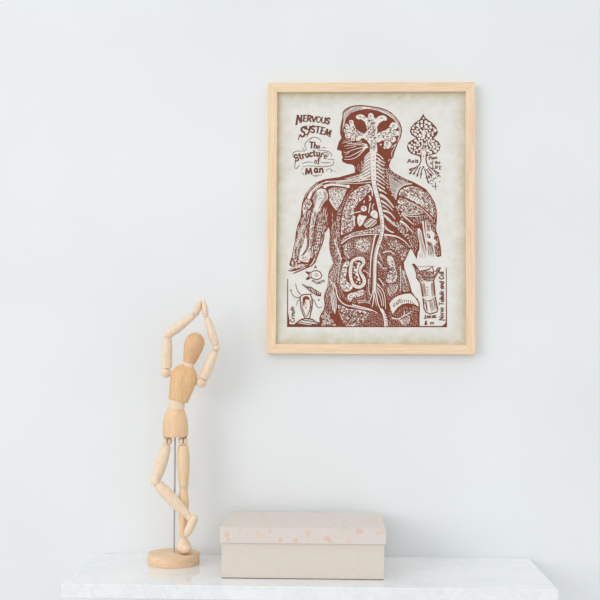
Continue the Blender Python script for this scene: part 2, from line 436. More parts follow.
# ------------------------------------------------------------------ the print: drawn as ink shapes on a sheet, in picture units
PY = WALL_Y - 0.011
class Print:
    def __init__(s): s.v = []; s.f = []; s.m = []; s.n = 0
    def z(s, layer):
        s.n += 1
        return PY - layer * 1.0e-4 - (s.n % 45) * 1.8e-6
    def poly(s, layer, mat, pts, smooth=0):
        if smooth: pts = spline(pts, smooth, True)
        pts = [Vector((q[0], q[1])) for q in pts]
        y = s.z(layer); b = len(s.v)
        s.v += [at(q.x, q.y, y) for q in pts]
        for t in tessellate_polygon([[Vector((q.x, q.y, 0)) for q in pts]]):
            s.f.append((b + t[0], b + t[1], b + t[2])); s.m.append(mat)
    def line(s, layer, mat, pts, w0=1.0, w1=None, smooth=4, mid=None):
        w1 = w0 if w1 is None else w1
        if smooth and len(pts) > 2: pts = spline(pts, smooth)
        pts = [Vector((q[0], q[1])) for q in pts]
        y = s.z(layer); b = len(s.v); k = len(pts)
        for i, q in enumerate(pts):
            d = pts[min(i + 1, k - 1)] - pts[max(i - 1, 0)]
            if d.length < 1e-6: d = Vector((1, 0))
            d.normalize(); nrm = Vector((-d.y, d.x)); t = i / (k - 1)
            w = w0 + (w1 - w0) * t
            if mid is not None: w = w + (mid - (w0 + w1) / 2) * math.sin(math.pi * t)
            s.v.append(at(*(q + nrm * w / 2), y)); s.v.append(at(*(q - nrm * w / 2), y))
        for i in range(k - 1):
            s.f.append((b + 2 * i, b + 2 * i + 1, b + 2 * i + 3, b + 2 * i + 2)); s.m.append(mat)
    def ell(s, layer, mat, c, rx, ry, ang=0, n=14):
        ca, sa = math.cos(math.radians(ang)), math.sin(math.radians(ang))
        s.poly(layer, mat, [(c[0] + rx * math.cos(a) * ca - ry * math.sin(a) * sa, c[1] + rx * math.cos(a) * sa + ry * math.sin(a) * ca)
                            for a in [2 * math.pi * i / n for i in range(n)]])
    def ring(s, layer, mat, c, rx, ry, w, ang=0, a0=0, a1=360, n=20):
        ca, sa = math.cos(math.radians(ang)), math.sin(math.radians(ang))
        s.line(layer, mat, [(c[0] + rx * math.cos(a) * ca - ry * math.sin(a) * sa, c[1] + rx * math.cos(a) * sa + ry * math.sin(a) * ca)
                            for a in [math.radians(a0 + (a1 - a0) * i / n) for i in range(n + 1)]], w, smooth=0)
    def hatch(s, layer, mat, poly, ang, gap, w, jit=.25, dash=0.0, smooth=0):
        if smooth: poly = spline(poly, smooth, True)
        ca, sa = math.cos(math.radians(ang)), math.sin(math.radians(ang))
        R = [(q[0] * ca + q[1] * sa, -q[0] * sa + q[1] * ca) for q in poly]
        y = min(q[1] for q in R) + gap * .5; y1 = max(q[1] for q in R)
        while y < y1:
            xs = []
            for i in range(len(R)):
                a, b = R[i], R[(i + 1) % len(R)]
                if (a[1] <= y) != (b[1] <= y): xs.append(a[0] + (y - a[1]) / (b[1] - a[1]) * (b[0] - a[0]))
            xs.sort()
            for a, b in zip(xs[::2], xs[1::2]):
                segs = [(a, b)]
                if dash:
                    segs = []; x = a + random.uniform(0, dash * .5)
                    while x < b:
                        e = min(b, x + dash * random.uniform(.5, 1.3)); segs.append((x, e)); x = e + dash * random.uniform(.2, .5)
                for p0, p1 in segs:
                    if p1 - p0 < .5: continue
                    j = random.uniform(-jit, jit) * gap; j2 = random.uniform(-jit, jit) * gap
                    pts = [(p0, y + j), ((p0 + p1) / 2, y + (j + j2) / 2 + random.uniform(-jit, jit) * gap), (p1, y + j2)]
                    s.line(layer, mat, [(u * ca - v * sa, u * sa + v * ca) for u, v in pts], w * .75, w * .6, 2, w * 1.1)
            y += gap * random.uniform(.85, 1.15)
    def squig(s, layer, mat, poly, gap, L, w, smooth=0):
        """small curly strokes scattered evenly inside an outline"""
        if smooth: poly = spline(poly, smooth, True)
        def inside(x, y):
            c = False
            for i in range(len(poly)):
                a, b = poly[i], poly[i - 1]
                if (a[1] > y) != (b[1] > y) and x < (b[0] - a[0]) * (y - a[1]) / (b[1] - a[1]) + a[0]: c = not c
            return c
        y = min(q[1] for q in poly)
        while y < max(q[1] for q in poly):
            x = min(q[0] for q in poly)
            while x < max(q[0] for q in poly):
                px, py = x + random.uniform(-.35, .35) * gap, y + random.uniform(-.35, .35) * gap
                if inside(px, py):
                    a = random.uniform(0, 6.28); k = random.choice((-1, 1)) * random.uniform(.8, 2.0); pts = [(px, py)]
                    for i in range(4):
                        a += k * .6
                        q = (pts[-1][0] + math.cos(a) * L / 4, pts[-1][1] + math.sin(a) * L / 4)
                        if not inside(*q): break
                        pts.append(q)
                    if len(pts) > 2: s.line(layer, mat, pts, w, w * .7, 2)
                x += gap
            y += gap

PP = Print()
PAPER, INK, LITE, BRN = 0, 1, 2, 3
random.seed(5)
def conv(x0, y0, pts, k=12.0): return [(x0 + a / k, y0 + b / k) for a, b in pts]

# --- the body in back view: a solid mass of ink
body = [(342.5, 112.5), (345, 109), (350, 106.4), (356, 105.2), (362, 105.0), (370, 106), (380, 107.5), (386, 109.5), (391, 112.3), (396, 117), (400, 122.5), (401.8, 128),
        (402, 132), (400.5, 138), (398, 143), (397, 146), (395.5, 149.5), (394.2, 153), (393.5, 157), (391, 159.5), (390, 163), (389, 166), (390.4, 169.5), (394, 172.5), (400, 176),
        (406, 179.2), (412.5, 181.5), (419, 185), (425.8, 189), (430.8, 195.5), (435, 203), (437, 211.7), (437, 219), (436, 230), (437, 233), (438.8, 237.5), (440.8, 247.5), (441.4, 256),
        (438.5, 257), (436.7, 256.7), (434.5, 254), (430, 255), (426.5, 251), (423, 257), (419.5, 249), (418, 252), (416.7, 259), (414.5, 255), (412, 250), (410.6, 248.8), (408, 254),
        (405.8, 259), (403.8, 262.5), (404.4, 268), (406.2, 273.5), (408.7, 280.5), (410.8, 287.5), (411.8, 291.7), (414.5, 295.8), (417.8, 299), (419.7, 303.3), (420, 310), (419.5, 318), (419.7, 326.8),
        (319.7, 326.8), (319.3, 318.3), (321, 313.3), (323.8, 309.3), (324.6, 304.2), (323.8, 297.5), (325, 292), (327.2, 286.7), (328.2, 280), (328.3, 274), (329.5, 270), (333.2, 263.4),
        (331.2, 256), (329.6, 250.8), (329.2, 243.3), (329.9, 235), (329.4, 229.2), (328.7, 227.3), (327.5, 229.5), (325, 233.2), (324.2, 238.7), (322.5, 244.5), (320, 250.3), (317.5, 257), (315.5, 262.5),
        (311.7, 266.4), (306.7, 268.4), (300, 271.4), (293.8, 273.9), (292.5, 273), (296, 270.8), (291, 271.5), (288, 271), (290, 269), (293, 267.2), (289.3, 265.2), (289.6, 263), (291.7, 257), (293, 250.3), (295, 240.3),
        (295.8, 232.8), (297.5, 225.3), (300.6, 217), (301.2, 210.8), (302, 203.3), (305, 194.4), (310.8, 187.3), (316.7, 182.3), (324, 179.3), (331, 178.2), (338.3, 177.3), (346.7, 175), (354.6, 172.8),
        (355, 170.8), (354.2, 166), (352, 164.6), (346.7, 163.8), (342.6, 161.8), (341.7, 159.6), (342.8, 157), (341.5, 155), (341.6, 152), (340.8, 150.6), (337, 150), (337.3, 147.5), (338.8, 142), (341.5, 137.8), (340, 133.3), (340.4, 126.7), (341.3, 122.5), (342.5, 116.7)]
PP.poly(1, INK, body)

for poly, ang, gap, w, dash in (
        ([(331, 226), (338, 215), (341, 240), (341, 262), (336, 275), (331, 296), (325, 300), (326, 290), (330, 270), (333, 263), (330, 248)], 65, 1.5, .34, 3.0),
        ([(325, 291), (329, 274), (334, 266), (338, 270), (334, 290), (333, 312), (325, 318), (321, 316), (325, 305)], 80, 1.5, .3, 3.0),
        ([(342, 245), (352, 238), (374, 236), (372, 262), (366, 258), (354, 256), (346, 262)], 25, 1.7, .26, 2.0),
        ([(365, 262), (371, 262), (370, 300), (362, 304), (350, 303), (354, 299), (364, 294), (367, 284)], 85, 1.7, .3, 2.5),
        ([(337, 262), (345, 262), (340, 280), (343, 292), (350, 303), (340, 297), (335, 282)], 70, 1.7, .34, 2.0),
        ([(378, 238), (392, 236), (408, 246), (410, 252), (402, 262), (404, 290), (390, 304), (386, 296), (378, 276)], 40, 1.8, .26, 2.2),
        ([(388, 308), (396, 312), (404, 306), (416, 308), (419, 326), (388, 326)], 75, 1.9, .26, 2.6),
        ([(352, 324), (364, 318), (370, 311), (384, 316), (385, 326), (352, 326)], 20, 1.9, .26, 2.0),
        ([(410, 214), (426, 214), (435, 218), (436, 232), (440, 255), (436, 256), (432, 232), (424, 222), (414, 226)], 82, 1.6, .4, 4.0),
        ([(411, 226), (417, 228), (418, 246), (415, 254), (411, 246)], 80, 1.5, .36, 3.0),
        ([(300, 218), (306, 208), (328, 206), (328, 226), (316, 258), (298, 258), (292, 264)], 100, 1.6, .24, 4.0),
        ([(386, 166), (394, 173), (408, 181), (400, 186), (392, 196), (386, 184)], 55, 1.6, .45, 3.0),
        ([(425, 190), (432, 199), (436.4, 212), (436, 222), (432, 212), (426, 198)], 65, 1.4, .42, 3.0),
        ([(354, 168), (360, 162), (368, 152), (369, 166), (360, 172)], 80, 2.0, .3, 2.5)):
    PP.hatch(2, LITE, poly, ang, gap, w, .3, dash)

# --- head: scalp band, brain, face nerves
PP.poly(2, LITE, [(343.4, 122), (343.6, 113), (346, 110.2), (351, 107.6), (357, 106.4), (363, 106.4), (371, 107.4), (380, 108.9), (387, 111.4), (393, 115.3), (398, 121.5), (400.5, 128), (400.8, 133),
    (399.4, 138), (397, 143), (398.6, 136.5), (399, 130), (397.4, 124), (393.5, 119), (386.5, 114.2), (378, 110.6), (370, 109), (366, 108.8), (359, 110), (351, 112.8), (346.2, 117.5), (344.2, 124), (342.4, 131)])
PP.hatch(3, BRN, [(343.5, 121), (343.8, 113), (346, 110.4), (351, 107.8), (357, 106.6), (363, 106.5), (363, 108.6), (359, 110), (351, 112.7), (346.2, 117.4), (344, 123)], -35, 1.1, .42)
PP.line(3, BRN, [(371, 108.2), (380, 109.8), (387, 112.6), (393, 117), (397.8, 123), (399.8, 130), (399.8, 137)], .5)
def lobe(layer, c, r, ring=True):
    PP.ell(layer, LITE, c, r, r * .93, 0, 12)
# left fan of the brain
PP.poly(2, LITE, [(350, 121.5), (352.8, 120.8), (353.8, 124), (355.5, 128), (359.5, 131.8), (364, 134), (366.5, 137.5), (362, 138.2), (358.5, 140.4), (354.5, 140), (350, 138.5), (347.5, 137.8), (345.2, 134.5), (344.2, 130), (345.6, 128), (345, 124.6), (347.8, 124), (349.2, 127)], 3)
for c, r in (((351.2, 122), 2.3), ((346.7, 125.6), 2.1), ((345.9, 130.6), 2.2), ((347.3, 135.8), 2.3), ((353, 138.9), 2.2), ((358, 138.6), 2.2)): lobe(2, c, r)
for c, d in (((351.2, 122), (354, 128)), ((346.7, 125.6), (352, 130)), ((345.9, 130.6), (352, 132)), ((347.3, 135.8), (353, 133)), ((353, 138.9), (355, 134))):
    PP.ring(3, BRN, c, 1.0, .9, .55, 0, 20, 300)
    PP.line(3, BRN, [d, (d[0] + 4, d[1] + 2)], .4)
for a, b in (((349, 127.5), (350.4, 130)), ((348, 132), (351, 132.6)), ((350.5, 136), (353, 134.5)), ((356, 137.5), (356.5, 135)), ((353.5, 127), (354.5, 130)), ((358, 133.5), (362, 136)), ((360, 133), (363, 135))):
    PP.line(3, BRN, [a, b], .55)
for a, b in (((348.4, 122.6), (350.6, 126.4)), ((343.9, 128), (348.6, 129.8)), ((344.2, 133.2), (349.4, 133)), ((349.8, 139.4), (351.4, 135.4)), ((355.6, 140.6), (355.4, 136.4)), ((352.6, 126.4), (355.4, 130.4)), ((356, 130.2), (360, 134.4))):
    PP.line(3, INK, [a, b], 1.2, .4)
PP.squig(3, BRN, [(350, 126), (356, 130), (364, 136), (356, 138), (349, 136)], 2.2, 2.4, .5)
# middle trunk of the brain
PP.poly(2, LITE, [(356, 117.5), (357.2, 115.2), (360, 114.1), (363.5, 115), (366, 117.8), (368, 117.5), (368.4, 114.6), (370.8, 113.2), (373.3, 114.4), (374, 117.6), (376.5, 118.6), (378, 116.6), (381, 115.4), (385, 115.8), (387, 118.6), (386.4, 120.6),
    (383, 120.6), (379.5, 123), (377, 127), (377.5, 131), (376.5, 134.5), (378, 137), (376.4, 141), (377, 146), (377.4, 152), (369.8, 152), (370, 145), (367, 140.5), (362, 137), (364, 134), (367.2, 131), (366.5, 126), (364.5, 121.5), (361, 119), (358.3, 119.4)])
for c, r in (((357.8, 117), 2.0), ((370.9, 115.2), 2.4), ((382.5, 117.6), 2.5), ((385, 118.6), 2.0)): lobe(2, c, r)
for c in ((359.6, 116.8), (363.5, 118), (370.8, 116.4), (382, 117.8), (370.5, 121), (372.5, 125), (369.3, 128), (374, 131), (371, 134), (374.5, 138), (367.5, 136.5), (372, 142), (374.8, 146.5), (371.5, 148)):
    PP.ring(3, BRN, c, 1.05, .8, .5, random.uniform(0, 180), 0, 270)
for k in range(16):
    x = random.uniform(367.6, 376); y = random.uniform(117, 134)
    PP.line(3, BRN, [(x, y), (x + random.uniform(-1, 1), y + 1.8)], .5)
PP.ell(4, INK, (360.6, 125.2), 4.3, 6.4, -33, 20)
PP.ell(4, INK, (383.2, 125.4), 6.0, 4.1, -28, 20)
PP.squig(3, BRN, [(367, 118), (375, 118), (377, 132), (377, 150), (370, 150), (367, 138)], 2.1, 2.4, .55)
PP.line(3, INK, [(367.4, 114), (367.8, 118.6)], 1.1, .4); PP.line(3, INK, [(375, 115), (375.4, 119)], 1.1, .4)
# right fan
PP.poly(2, LITE, [(377, 134), (382, 131.5), (387.5, 129), (390.5, 124), (393, 122.3), (397, 123.5), (397.6, 127.5), (395, 130.4), (398.8, 131.5), (399, 135), (395, 136.4), (396, 140), (393, 142.6), (390, 141), (391.6, 144.5), (389, 148.3), (385.6, 148.4), (384, 145), (384.5, 141), (381.5, 140.5), (378.5, 142.5), (376, 140)], 3)
for c, r in (((393.8, 125), 2.8), ((396.4, 133.4), 2.5), ((393, 140), 2.4), ((387.6, 145.6), 2.7), ((379, 136), 2.4), ((385, 147.4), 1.6)): lobe(2, c, r)
for c in ((393.6, 126.2), (394.8, 133.6), (391.3, 139.2), (387.4, 143.4), (379.2, 136.4), (386, 147)):
    PP.ring(3, BRN, c, 1.2, 1.0, .55, random.uniform(0, 180), 0, 290)
for a, b in (((389, 130), (392, 128)), ((387, 133), (392, 132.6)), ((386, 136), (390, 137)), ((384, 138.5), (386.5, 141)), ((381, 133.6), (385, 132.4)), ((382.5, 138), (384.5, 136))):
    PP.line(3, BRN, [a, b], .5)
PP.ell(4, INK, (381.2, 144.2), 2.3, 2.6, 0, 14); PP.ell(5, LITE, (380.8, 144.6), 1.0, .8, 30, 10)
for a, b in (((398.8, 129.6), (392.6, 130.2)), ((399, 136.8), (391.4, 136.4)), ((392, 143), (388.4, 139.6)), ((383.4, 143.4), (385, 140)), ((388, 127.6), (391.6, 127.4))):
    PP.line(3, INK, [a, b], 1.2, .4)
PP.squig(3, BRN, [(378, 133), (388, 129), (395, 126), (396, 134), (392, 140), (388, 145), (384, 141)], 2.2, 2.4, .5)
# ear and nape curls
for pts in ([(396.4, 143.5), (394.2, 147.6), (393.2, 150.5)], [(392.5, 150.4), (391.6, 154), (392, 156.8)], [(389.6, 158.8), (388, 161.4)], [(395, 145), (393, 145.8), (391.6, 148)]):
    PP.line(2, LITE, pts, .75, .5)
# face nerves fanning from the ear
for pts, w in (([(366.5, 144.5), (360, 143), (352, 143.6), (345, 142.4), (342, 143.4)], .8), ([(366, 145.5), (358, 144.6), (350, 145.4), (344, 146)], .8), ([(366, 146.5), (358, 148.4), (352, 150.2), (346, 152.6), (343.6, 151.6)], .8),
               ([(365.6, 147.5), (359.5, 151.5), (353.5, 154.6), (349, 156.6), (344.6, 157)], .9), ([(365.2, 148.5), (361, 153), (357, 156.8), (351, 159.2), (344, 159.4)], 1.0), ([(362, 141.2), (354, 140.4), (347, 141.4), (343.5, 140.4)], .6),
               ([(356, 146.2), (351, 147.6), (346, 148.6)], .6), ([(349.6, 151.2), (347.6, 153.6), (345, 154.6)], .6), ([(352, 142.2), (347, 144.6)], .55), ([(350, 140.2), (345.4, 138.4)], .5)):
    PP.line(2, LITE, pts, w, w * .45)
for q in ((365.8, 145), (366.8, 147), (364.6, 148)): PP.ell(2, LITE, q, 1.6, 1.1, 0, 10)
# neck: nerve strokes left and right of the spine
for i in range(8):
    y = 152 + i * 3.3; L = 5.5 + i * .9
    PP.line(2, LITE, [(370.6, y), (370 - L * .5, y + 2.8 + i * .1), (370 - L, y + 6.3 + i * .1)], 1.7, .6)
    PP.line(2, LITE, [(371, y + 1.6), (370 - L * .4, y + 4.0), (370 - L * .75, y + 6.6)], .45, .3)
for i in range(10):
    y = 153.5 + i * 3.7
    PP.line(2, LITE, [(376.3, y), (379.5, y + 2.0), (383.4 + .2 * i, y + 5.4)], 1.7, .5)
PP.hatch(2, LITE, [(376.5, 156), (380.5, 155), (384.5, 160), (386.5, 168), (388, 178), (389, 190), (384, 186), (378, 180)], 38, 2.4, .5, dash=4)
# shoulder sweep on the left
for pts, w in (([(370.5, 172), (364, 175.6), (356, 178), (346, 180.2), (337, 181), (325, 181.4)], 1.2), ([(370.8, 175.5), (362, 178.4), (352, 180.2), (342, 181.5), (330, 182.3)], .9), ([(371, 179), (360, 180.6), (348, 182), (336, 182.4)], 1.1),
               ([(368, 170.6), (361, 174.4), (354, 176.4), (345, 178.6)], .9), ([(371.3, 182), (362, 183), (350, 183.5), (336, 183.4)], .8)):
    PP.line(2, LITE, pts, w, w * .5)
PP.hatch(2, LITE, [(344, 180), (352, 177), (360, 174), (366, 172), (369, 176), (362, 180), (350, 182)], -14, 1.3, .35, dash=5)
# --- spine
sp = [(373.6, 140), (373.4, 150), (373.3, 160), (373.5, 170), (373.9, 180), (375.2, 188), (377.5, 196.7), (379.6, 206), (381.4, 215), (382.3, 223), (382.2, 231), (380.4, 239), (377.6, 247), (375.6, 256), (374.8, 267), (374.6, 279), (374.2, 290)]
PP.line(2, LITE, sp, 6.0, 3.2, 5, 4.0)
for i in range(1, len(sp) - 5):
    (x0, y0), (x1, y1) = sp[i], sp[i + 1]
    for t in (0, .33, .66):
        x, y = x0 + (x1 - x0) * t, y0 + (y1 - y0) * t
        if t != .33: PP.line(3, BRN, [(x - 1.0, y), (x, y + .5), (x + .9, y - .1)], .38)
PP.line(3, BRN, [(q[0] - .9, q[1]) for q in sp[8:]], .28)
PP.line(3, BRN, [(q[0] + 2.1, q[1]) for q in sp[4:]], .6)
PP.line(2, LITE, [(376.2, 234), (374.6, 238), (373, 246), (371.2, 256), (370.4, 266), (370, 277.5)], 1.6, .9)
PP.line(2, LITE, [(369, 279), (368.8, 290), (370.4, 296)], .8, .5)
# cauda equina
for pts, w in (([(373.6, 288), (372, 295), (370, 300), (368.8, 303)], .9), ([(374, 288), (373.8, 296), (373.2, 302), (372, 307)], 1.1), ([(374.4, 288), (376.4, 295), (377.6, 302), (379.4, 307), (382, 311)], 1.3), ([(375, 287), (378.4, 293), (380.6, 299), (382, 306)], .9),
               ([(375.4, 286), (380, 291), (382.6, 297), (383.6, 306)], .9), ([(375.6, 284), (381, 288), (384.2, 294), (385.3, 302), (385.6, 309)], .9), ([(378.6, 278.3), (381.4, 281.6), (383.9, 286)], 1.0), ([(376, 282), (379, 285.4), (383, 291)], .7), ([(374, 294), (375.6, 301), (376.4, 306)], .7)):
    PP.line(2, LITE, pts, w, w * .7)
PP.line(2, LITE, [(381, 309), (384, 314), (385.6, 320), (386.2, 326.4)], 2.6, 3.8)
for y in (313, 315.5, 318, 320.5, 323, 325.3): PP.line(3, BRN, [(384 + (y - 313) * .12, y), (386.4 + (y - 313) * .14, y + 1)], .6)
# --- ribs right of the spine
for pts, w in (([(379, 190), (382.5, 191), (386.7, 193.6)], 1.3), ([(379.5, 195), (384, 197), (388.5, 201), (394, 207.8)], 2.0), ([(378.5, 200), (384, 202.6), (388.5, 206), (392.8, 210.6)], 1.5), ([(382, 210.6), (386.5, 211.6), (391, 214), (395.3, 219.4)], 1.6),
               ([(383, 215), (388, 218.6), (392, 222.6), (396.4, 227)], 1.6), ([(384, 225.6), (386.5, 228.8), (390, 231.3), (394, 232.6)], 1.5), ([(387, 219), (391, 222.8), (394.5, 226)], 1.0), ([(382.3, 233), (384.4, 235.4), (387, 238.6)], 1.2),
               ([(384, 234.9), (390, 235.4), (397, 236.8), (403, 240.2), (407, 243.8), (410.4, 248)], 1.3), ([(380, 245), (381.5, 247), (382.8, 249.4)], 1.0), ([(378, 252.4), (380.2, 256), (382.6, 261.4)], 1.1), ([(376.8, 261), (379.6, 264), (382.4, 268.4)], 1.2), ([(382.4, 268.2), (386, 268.2), (389, 267.2)], .7),
               ([(401.7, 213.2), (406, 218), (413, 224.4)], 1.5), ([(400, 221), (406, 225), (412.6, 232.6)], 1.6), ([(402.6, 213), (410, 214.6), (420, 214)], .7), ([(404, 215), (412, 216.6), (421, 216)], .6), ([(398, 206.6), (402, 211), (404.6, 215)], 1.0), ([(377, 184), (380.6, 186), (384.8, 189.4)], 1.1), ([(380.5, 205.2), (385, 207), (389, 211)], .9)):
    PP.line(2, LITE, pts, w * 1.65, w * .6)
    PP.line(3, BRN, [(a + .4, b + .9) for a, b in pts], .28)
for pts in ([(396, 207), (399, 212), (402, 220), (408, 230)], [(398, 226), (403, 231), (409, 239), (411.6, 246)], [(393.6, 222), (399, 229), (405, 236)]):
    for k in range(9):
        t = k / 8 * (len(pts) - 1.001); i = int(t); u = t - i
        x = pts[i][0] + (pts[i + 1][0] - pts[i][0]) * u; y = pts[i][1] + (pts[i + 1][1] - pts[i][1]) * u
        PP.ell(2, LITE, (x + random.uniform(-.5, .5), y + random.uniform(-.5, .5)), .85, .6, random.uniform(0, 90), 8)
PP.squig(2, LITE, [(388, 240), (396, 239), (404, 246), (400, 253), (394, 252), (388, 246)], 2.0, 2.4, .55)
PP.squig(2, LITE, [(403, 249), (408, 250), (405, 258), (401, 262), (399, 256)], 2.2, 2.4, .6)
PP.squig(2, LITE, [(397, 217), (404, 223), (410, 231), (411, 240), (403, 235), (396, 227)], 2.4, 2.6, .5)

# --- right shoulder blade and arm
PP.poly(2, LITE, [(388, 174), (392, 175), (399, 179), (406, 181.6), (411, 183), (404, 185), (399, 188.4), (396.4, 193.4), (395.4, 199.4), (392.4, 195), (390.6, 188)])
PP.hatch(3, BRN, [(388, 174), (392, 175), (399, 179), (406, 181.6), (412, 183), (404, 185), (399, 188.4), (396.4, 193.4), (395.4, 199.4), (392.4, 195), (390.6, 188)], 32, 1.1, .55)
PP.ring(3, BRN, (396, 178.6), 1.8, 1.4, .6)
PP.line(4, LITE, [(395.8, 199.6), (396.8, 193.6), (399.4, 188.6), (404, 185.2), (412, 183.6)], .9)
PP.line(4, INK, [(396.9, 200.4), (397.8, 194), (400.2, 189.6), (404.4, 186.8), (412, 185)], .9)
delt = [(398.6, 195), (400.4, 190.4), (404.6, 187.6), (412, 186), (419, 188), (425.5, 192.4), (430, 198.6), (433, 207), (433.4, 217), (428, 211.6), (420, 205.4), (411, 200)]
PP.poly(2, LITE, delt)
PP.hatch(3, INK, delt, 42, 1.15, .78, dash=6); PP.hatch(3, BRN, delt, -38, 2.6, .5, dash=3)
patch = [(407.4, 193), (411, 195.4), (417, 198), (423.6, 201.6), (422.6, 204.6), (415, 201.6), (408, 198)]
PP.poly(4, LITE, patch); 
for x, y in ((410, 196.6), (412.6, 197.8), (414.8, 199), (417, 200), (419.4, 201.4), (421, 202.6)): PP.line(5, BRN, [(x + .7, y - 1), (x - .3, y + 1)], .6)
PP.line(4, INK, [(399, 196), (405, 197.6), (411, 201), (421, 206.8), (428, 213.4), (433, 219)], 1.1)
PP.line(4, LITE, [(411, 202.4), (420, 207.6), (427, 213.6), (432, 218.6)], .9, .7)
PP.line(4, LITE, [(418, 190.4), (424, 197), (430, 204)], .7, .3)
infra = [(397.6, 201), (400, 197.6), (405, 199), (412, 203), (419, 208), (424, 213), (416, 214.6), (408, 213), (402, 212), (398.6, 207)]
PP.poly(2, LITE, infra); PP.squig(3, INK, infra, 1.9, 3.2, .8)
PP.hatch(3, BRN, infra, 40, 2.2, .5, dash=3)
PP.poly(2, LITE, [(417.4, 229), (419.4, 228), (421.6, 232), (423, 240), (425, 247), (426, 254), (423.6, 257.5), (420.6, 255), (419.4, 249), (419.6, 243), (418, 237)])
PP.hatch(3, BRN, [(418.6, 230), (420.6, 232), (422, 240), (424, 247), (424.6, 254), (421.6, 252), (420.4, 244), (419, 237)], 82, .9, .42)
PP.line(2, LITE, [(422.8, 221), (423.6, 228), (424.4, 234), (426, 243), (427.2, 252)], 1.6, 1.0)
PP.poly(2, LITE, [(425, 221), (430, 222), (431.4, 230), (434.4, 233), (434, 239), (437, 242), (434, 246), (435.6, 255), (431, 256), (427.6, 252), (426.6, 243), (425.6, 234)])
PP.hatch(3, INK, [(425.6, 221), (430, 222), (430.6, 231), (427, 232)], 70, 1.0, .6)
PP.ell(3, BRN, (428.6, 236), 1.5, 2.8, -30); PP.ell(4, LITE, (428.4, 235.6), .5, 1.4, -30)
PP.hatch(3, BRN, [(427, 241), (431, 242), (433, 247), (434.6, 254), (430, 255), (427.8, 251)], 75, 1.2, .65)
PP.ell(3, INK, (429.4, 244), 1.0, 2.6, -35); PP.line(4, LITE, [(433, 236), (437.6, 235.4)], .6, .3); PP.line(4, LITE, [(433.6, 241), (438.6, 241)], .6, .3)
PP.line(3, BRN, [(415.8, 258), (418.6, 249)], .5)
for x in (420, 422, 425, 428.6, 431, 433): PP.line(3, BRN, [(x, 252 + random.uniform(0, 2)), (x + .3, 257 + random.uniform(-1, 1))], .5, .2)

# --- left shoulder and upper arm
PP.line(2, LITE, [(324, 186.2), (331, 184.6), (340, 185.2), (347, 186.2)], 2.3, 1.8)
PP.ell(2, LITE, (348, 186.4), 1.9, 1.7); PP.ell(2, LITE, (325, 186.6), 1.7, 1.6)
PP.line(2, LITE, [(322, 183), (330, 181.4)], .8)
PP.poly(2, LITE, [(321.8, 182.8), (323, 185.4), (318, 188.4), (312.6, 193), (310, 199), (308.2, 199.6), (307.2, 197.4), (310, 192), (315.6, 186.4)])
for k in range(7):
    t = k / 6; PP.line(3, INK, [(321.4 - 9 * t, 183.6 + 7.6 * t), (322.2 - 9 * t, 186.4 + 7.4 * t)], .65)
PP.line(3, LITE, [(304.6, 197.6), (307.6, 192.6), (312.6, 187.4), (318, 183.4)], .5)
delt_l = [(303.6, 203), (306.5, 198.6), (310, 200.6), (312, 203.6), (309.6, 208), (306, 211), (303.4, 215), (302.6, 209)]
PP.poly(2, LITE, delt_l); PP.squig(3, INK, delt_l, 1.8, 3, .75)
PP.poly(2, LITE, [(317, 190), (321, 188.4), (325.4, 189.6), (328, 194), (327.6, 199), (324, 202.4), (321.4, 207), (319.6, 211), (317, 216), (315, 224), (313.4, 232), (312.4, 240), (311, 250), (310.6, 257), (308, 262.5), (304.5, 262), (299.6, 260.4), (298.4, 257.6), (301, 255.6),
    (304.5, 254), (307.4, 250), (308.6, 243), (309, 234), (309.6, 225), (311, 217), (313, 210), (314, 204), (312.4, 198)])
PP.hatch(3, BRN, [(323, 190), (327, 193), (327.4, 199), (323, 203), (320, 209), (318, 209), (321, 202), (324, 197)], 55, 1.1, .5)
PP.hatch(3, BRN, [(312.6, 198), (317, 191), (318, 196), (316, 203), (314, 210), (312, 214), (313.4, 205)], -60, 1.1, .55)
PP.squig(3, BRN, [(318, 191), (323, 190), (324, 197), (319, 203), (316, 200)], 2.6, 2.4, .4)
PP.line(3, INK, [(318.6, 211), (316, 219), (314, 229), (313, 240), (311.6, 250)], .6)
PP.line(3, INK, [(311.4, 214), (309.8, 225), (309, 236), (308.6, 244), (306.6, 251), (302, 256)], .6)
for y in range(212, 250, 3): PP.line(3, BRN, [(315.4 - (y - 212) * .12, y), (313.6 - (y - 212) * .1, y + 1.2)], .6)
PP.hatch(3, BRN, [(314, 212), (317.4, 212), (314.6, 226), (312.6, 244), (310.4, 256), (308, 252), (309.6, 238), (311, 224)], 98, 1.15, .5, dash=5)
# biceps and triceps
bic = [(302, 217), (305, 211), (309, 207), (311, 209), (308.6, 219), (307, 228), (304.5, 238), (300.6, 248), (297.6, 257), (293.4, 259), (295, 246), (297, 236), (298.6, 226)]
PP.hatch(2, LITE, bic, 102, 1.5, .55, dash=9)
for k in range(9):
    t = k / 8; x, y = 303.2 - 6.6 * t, 226 + 19 * t
    PP.line(3, LITE, [(x - 1.6, y - .6), (x, y + .4), (x + 1.5, y - .5)], .8); PP.line(3, LITE, [(x - 1, y + .9), (x + 1, y + 1.4)], .5)
tri = [(320, 212), (324, 206), (327, 208), (327.6, 217), (325.6, 229), (322.6, 240), (319, 250), (315, 258), (314, 252), (315, 240), (316.6, 226)]
PP.hatch(2, LITE, tri, 98, 1.8, .5, dash=8)
for k in range(10):
    t = k / 9; x, y = 320.4 - 4.6 * t, 224 + 28 * t
    PP.line(3, LITE, [(x - 1.4, y + .3), (x + .3, y - .4), (x + 1.5, y + .5)], .75)
PP.line(2, LITE, [(312.6, 246), (312.2, 252), (311.8, 258)], .9); PP.line(2, LITE, [(315, 258), (312.4, 263), (309.6, 266)], 1.1, .7)
PP.poly(2, PAPER, [(306, 234), (307.2, 242), (306, 249), (302, 254.6), (299, 257), (299.6, 252.6), (302.4, 245.6), (304.4, 239)])
